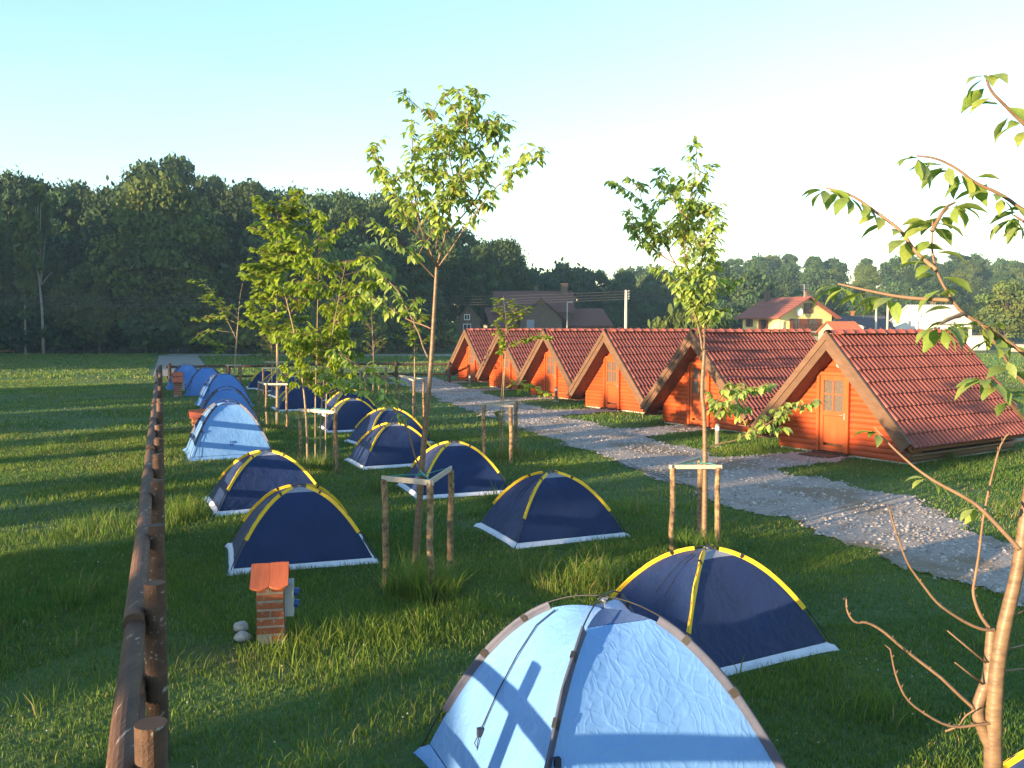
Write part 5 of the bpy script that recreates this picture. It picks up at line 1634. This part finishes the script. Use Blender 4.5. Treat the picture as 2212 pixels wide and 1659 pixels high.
SKY_V = [(-200, 380), (0, 372), (60, 372), (130, 388), (200, 402), (250, 412), (280, 380), (330, 350), (400, 337), (445, 365), (480, 382), (560, 374), (600, 395), (650, 425), (720, 420), (780, 415), (850, 415), (920, 450), (1000, 500), (1060, 512), (1110, 522), (1138, 575), (1150, 600),
         (1200, 548), (1240, 575), (1300, 585), (1390, 582), (1480, 590), (1560, 562), (1620, 556), (1700, 552), (1800, 553), (1900, 549), (2000, 552), (2100, 549), (2212, 560), (2400, 560)]
sxs, sys_ = zip(*SKY_V)
SHAPE = {'d': 'low', 'b': 'broad-crowned', 's': 'narrow upright', 'r': 'rounded bushy', 'l': 'sunlit'}
REG = [(110, 'above the white birches'), (235, 'by the birches'), (330, 'at the side of the big round tree'), (450, 'above the big round tree'), (540, 'left of the lime tree'),
       (680, 'behind the tall lime tree'), (800, 'behind the bushy lime green tree'), (960, 'behind the tall cherry'), (1090, 'beside the tall cherry'), (1240, 'behind the large dim house'), (1380, 'near the utility pole'), (1480, 'left of the slender cherry'),
       (1590, 'behind the slender cherry'), (1700, 'above the yellow house'), (1830, 'right of the yellow house'), (1960, 'above the dark slate roof'), (2080, 'above the white house'), (9999, 'toward the edge of the photo')]
def place_words(key, what, x, y):
    v_ = 1106 + 1923 * x / y
    return SHAPE[key[0]] + ' ' + what + ' ' + next(t for m_, t in REG if v_ < m_)
def top_at(x, y):
    v = np.interp(1106 + 1923 * x / y, sxs, sys_)
    return 2.8 + (708 - v) / 1923 * y
GW = 'tall dark trees of the wood beyond the left field'
q = random.Random(17)
def fit(h): return max(3.0, h)
# back row carries the skyline, front rows are lower
for row, (yy, step, frac, jit) in enumerate(((124, 5.2, 1.0, .04), (116, 5.6, .96, .06), (108, 5.4, .72, .12), (101, 5.6, .48, .14))):
    x = -82.0 + row * 1.7
    while x < (1.5 if row < 2 else -7):
        y = yy + q.uniform(-2.5, 2.5)
        z = float(hill_z(np.array(x), np.array(y))) if y > 112 else 0
        H_ = top_at(x, y) * frac * (1 + q.uniform(-jit, jit * .4)) - z
        v_ = 1106 + 1923 * x / y
        if not (row >= 2 and -8 < x) and v_ < 1150:
            key = q.choice(['broad0', 'broad1', 'broad2', 'broad3', 'broad4', 'slim0', 'slim1'] if row < 2 else ['broad0', 'broad2', 'broad4', 'round0', 'round1'])
            plant(key, x, y, z, fit(H_), place_words(key, ['tree topping the dark wood skyline', 'tall tree in the dark wood', 'dark tree halfway up the wood', 'low dark tree at the wood edge'][row], x, y), GW, wide=1.0 if row < 2 else 1.25)
        x += step * q.uniform(.8, 1.2)
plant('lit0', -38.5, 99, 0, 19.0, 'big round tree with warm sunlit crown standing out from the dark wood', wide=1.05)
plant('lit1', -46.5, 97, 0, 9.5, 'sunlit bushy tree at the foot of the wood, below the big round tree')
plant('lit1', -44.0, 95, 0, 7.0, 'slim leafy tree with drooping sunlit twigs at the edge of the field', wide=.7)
for i, (x, h) in enumerate(((-59.6, 17.5), (-56.4, 16.0), (-54.3, 18.5))):
    plant('birch', x * .93, 96, 0, h, ['birch with thin white trunk nearest the edge of the photo', 'leaning thin birch in the middle of the three white-stemmed birches', 'tallest white-stemmed birch, before the dark wood'][i], 'white-stemmed birches before the dark wood')
for i, (x, h) in enumerate(((-25.0, 13.5), (-20.5, 13.0), (-15.0, 12.0))):
    plant('weep', x, 97, 0, h, ['weeping birch half hidden behind the tall lime tree', 'weeping birch top between the lime tree and the tall cherry', 'weeping birch behind the low branches of the tall cherry'][i], 'weeping birches before the wood', wide=1.0)
for i in range(26):
    x = -66 + i * 2.35 + q.uniform(-1, 1)
    plant('bush0' if q.random() < .75 else 'bush1', x, 97.5 + q.uniform(-1, 3), 0, q.uniform(2.6, 5.2), place_words('dark', 'dark shrub at the wood foot', x, 99), 'shrubs along the foot of the wood', 'shrub', 'shrub', wide=1.3)
# middle wood behind the dim house, then the hill
for row, (yy, step, frac) in enumerate(((165, 5.5, 1.0), (152, 5.5, .82), (136, 5.0, .55))):
    x = -6.0 + row * 2
    while x < 42:
        y = yy + q.uniform(-3, 3)
        z = float(hill_z(np.array(x), np.array(y)))
        H_ = top_at(x, y) * frac * q.uniform(.93, 1.02) - z
        key = q.choice(['broad0', 'broad1', 'broad3', 'slim0', 'round0'])
        plant(key, x, y, z, fit(H_), place_words(key, ['hazy tree on the distant skyline', 'dark tree in the distant wood', 'lower tree of the distant wood'][row], x, y), 'trees of the middle wood')
        x += step * q.uniform(.85, 1.2)
for row, (yy, step, frac) in enumerate(((262, 6.0, 1.0), (240, 6.2, .93), (216, 6.4, .82), (194, 6.6, .66), (172, 6.8, .50), (152, 7.5, .36))):
    x = 34.0 + row * 2 - (0 if row < 4 else -6)
    while x < yy * .66 + 8:
        y = yy + q.uniform(-6, 6) - .10 * x
        z = float(hill_z(np.array(x), np.array(y)))
        H_ = top_at(x, y) * frac * q.uniform(.94, 1.03) - z
        key = q.choice(['round0', 'round1', 'broad1', 'broad3', 'lit0'])
        plant(key, x, y, z, min(18, max(8.0, H_)), place_words(key, ['tree on the hill crest', 'tree high on the hill', 'tree on the upper hill slope', 'tree halfway up the hill', 'tree low on the hill', 'tree at the hill foot'][row], x, y), 'trees of the wooded hill', wide=1.15)
        x += step * q.uniform(.85, 1.2)
for i, (x, y, h, k) in enumerate(((12.3, 70, 3.2, .8), (14.2, 70, 4.3, .8), (16.0, 71, 3.4, .7))):
    plant('bush1', x, y, 0, h, ['sunlit bush behind the cabins, the one nearest the utility pole', 'tallest sunlit bush behind the slender cherry and the cabin roofs', 'small sunlit bush behind the cabin roofs toward the yellow house'][i], 'sunlit bushes behind the cabin roofs', 'shrub', 'shrub', wide=k)
for i, (x, y, h) in enumerate(((62, 112, 8.5), (68, 108, 7.5), (73, 116, 10))):
    plant('lit1', x, y, 0, h, ['sunlit leafy tree beside the white house', 'rounded sunlit tree at the edge of the meadow by the edge of the photo', 'larger sunlit tree standing behind the meadow at the edge of the photo'][i], 'sunlit trees beyond the meadow', wide=1.2)

# ------------------------------------------------------------------ trees behind the camera: their long evening shade lies over the lawn
def uv(u, v):
    a = R(SUN_AZ)
    return u * math.sin(a) + v * math.cos(a), u * math.cos(a) - v * math.sin(a)
# sunlit strips on the lawn lie between the crowns: (middle, half width) across the light
GAPS = [(9.5, .1), (-2.85, 1.7), (-6.85, .45), (-13.1, .8), (-15.75, .4), (-19.2, 1.3), (-22.3, .8), (-25.6, .5), (-33, .3), (-47, .8)]
for (c0, w0), (c1, w1) in zip(GAPS[:-1], GAPS[1:]):
    hi, lo = c0 - w0, c1 + w1
    width = hi - lo
    n = max(1, math.ceil((width - 2.0) / 1.1) + 1)
    for k in range(n):
        half = min(1.0, width / 2)
        vv = (hi + lo) / 2 if n == 1 else hi - half - k * (width - 2 * half) / (n - 1)
        hgt = 7.3 - .045 * (vv + 10) if vv > -12 else 7.0 - .052 * (vv + 10)
        if -6.2 < vv < -4.3 or -11.0 < vv < -9.4: hgt = 5.6
        hgt *= rnd.uniform(.975, 1.03)
        x, y = uv(-30 + rnd.uniform(-.7, .7), vv)
        plant(rnd.choice(['shade0', 'shade1']), x, y, 0, hgt, 'leafy tree of the row behind the photographer, shading the lawn', 'trees of the row behind the photographer', 'garden_tree', wide=.86 * half * 6 / hgt)
for i in range(22):
    vv = -66 - i * 4.0
    if i == 2: continue
    x, y = uv(-22 + rnd.uniform(-3, 3), vv)
    plant('shade2', x, y, 0, rnd.uniform(19, 24) if i not in (8, 9) else 15, 'tall tree of the wood continuing beyond the edge of the photo', 'trees of the wood beyond the edge of the photo', wide=1.1)

# ------------------------------------------------------------------ evening haze: one closed box of thin air round the whole place
hm = bpy.data.materials.new('haze_air')
hm.use_nodes = True
hn, hl = hm.node_tree.nodes, hm.node_tree.links
hn.clear()
ho = hn.new('ShaderNodeOutputMaterial')
hv = hn.new('ShaderNodeVolumePrincipled')
hv.inputs['Color'].default_value = (0.46, 0.74, 1.0, 1.0)
hv.inputs['Density'].default_value = 0.00042
hv.inputs['Anisotropy'].default_value = 0.0
hl.new(hv.outputs[0], ho.inputs['Volume'])
mb = MB()
mb.box((60, 150, 17.0), (520, 560, 36.4))
tag(mb.build('haze', hm), kind='stuff')
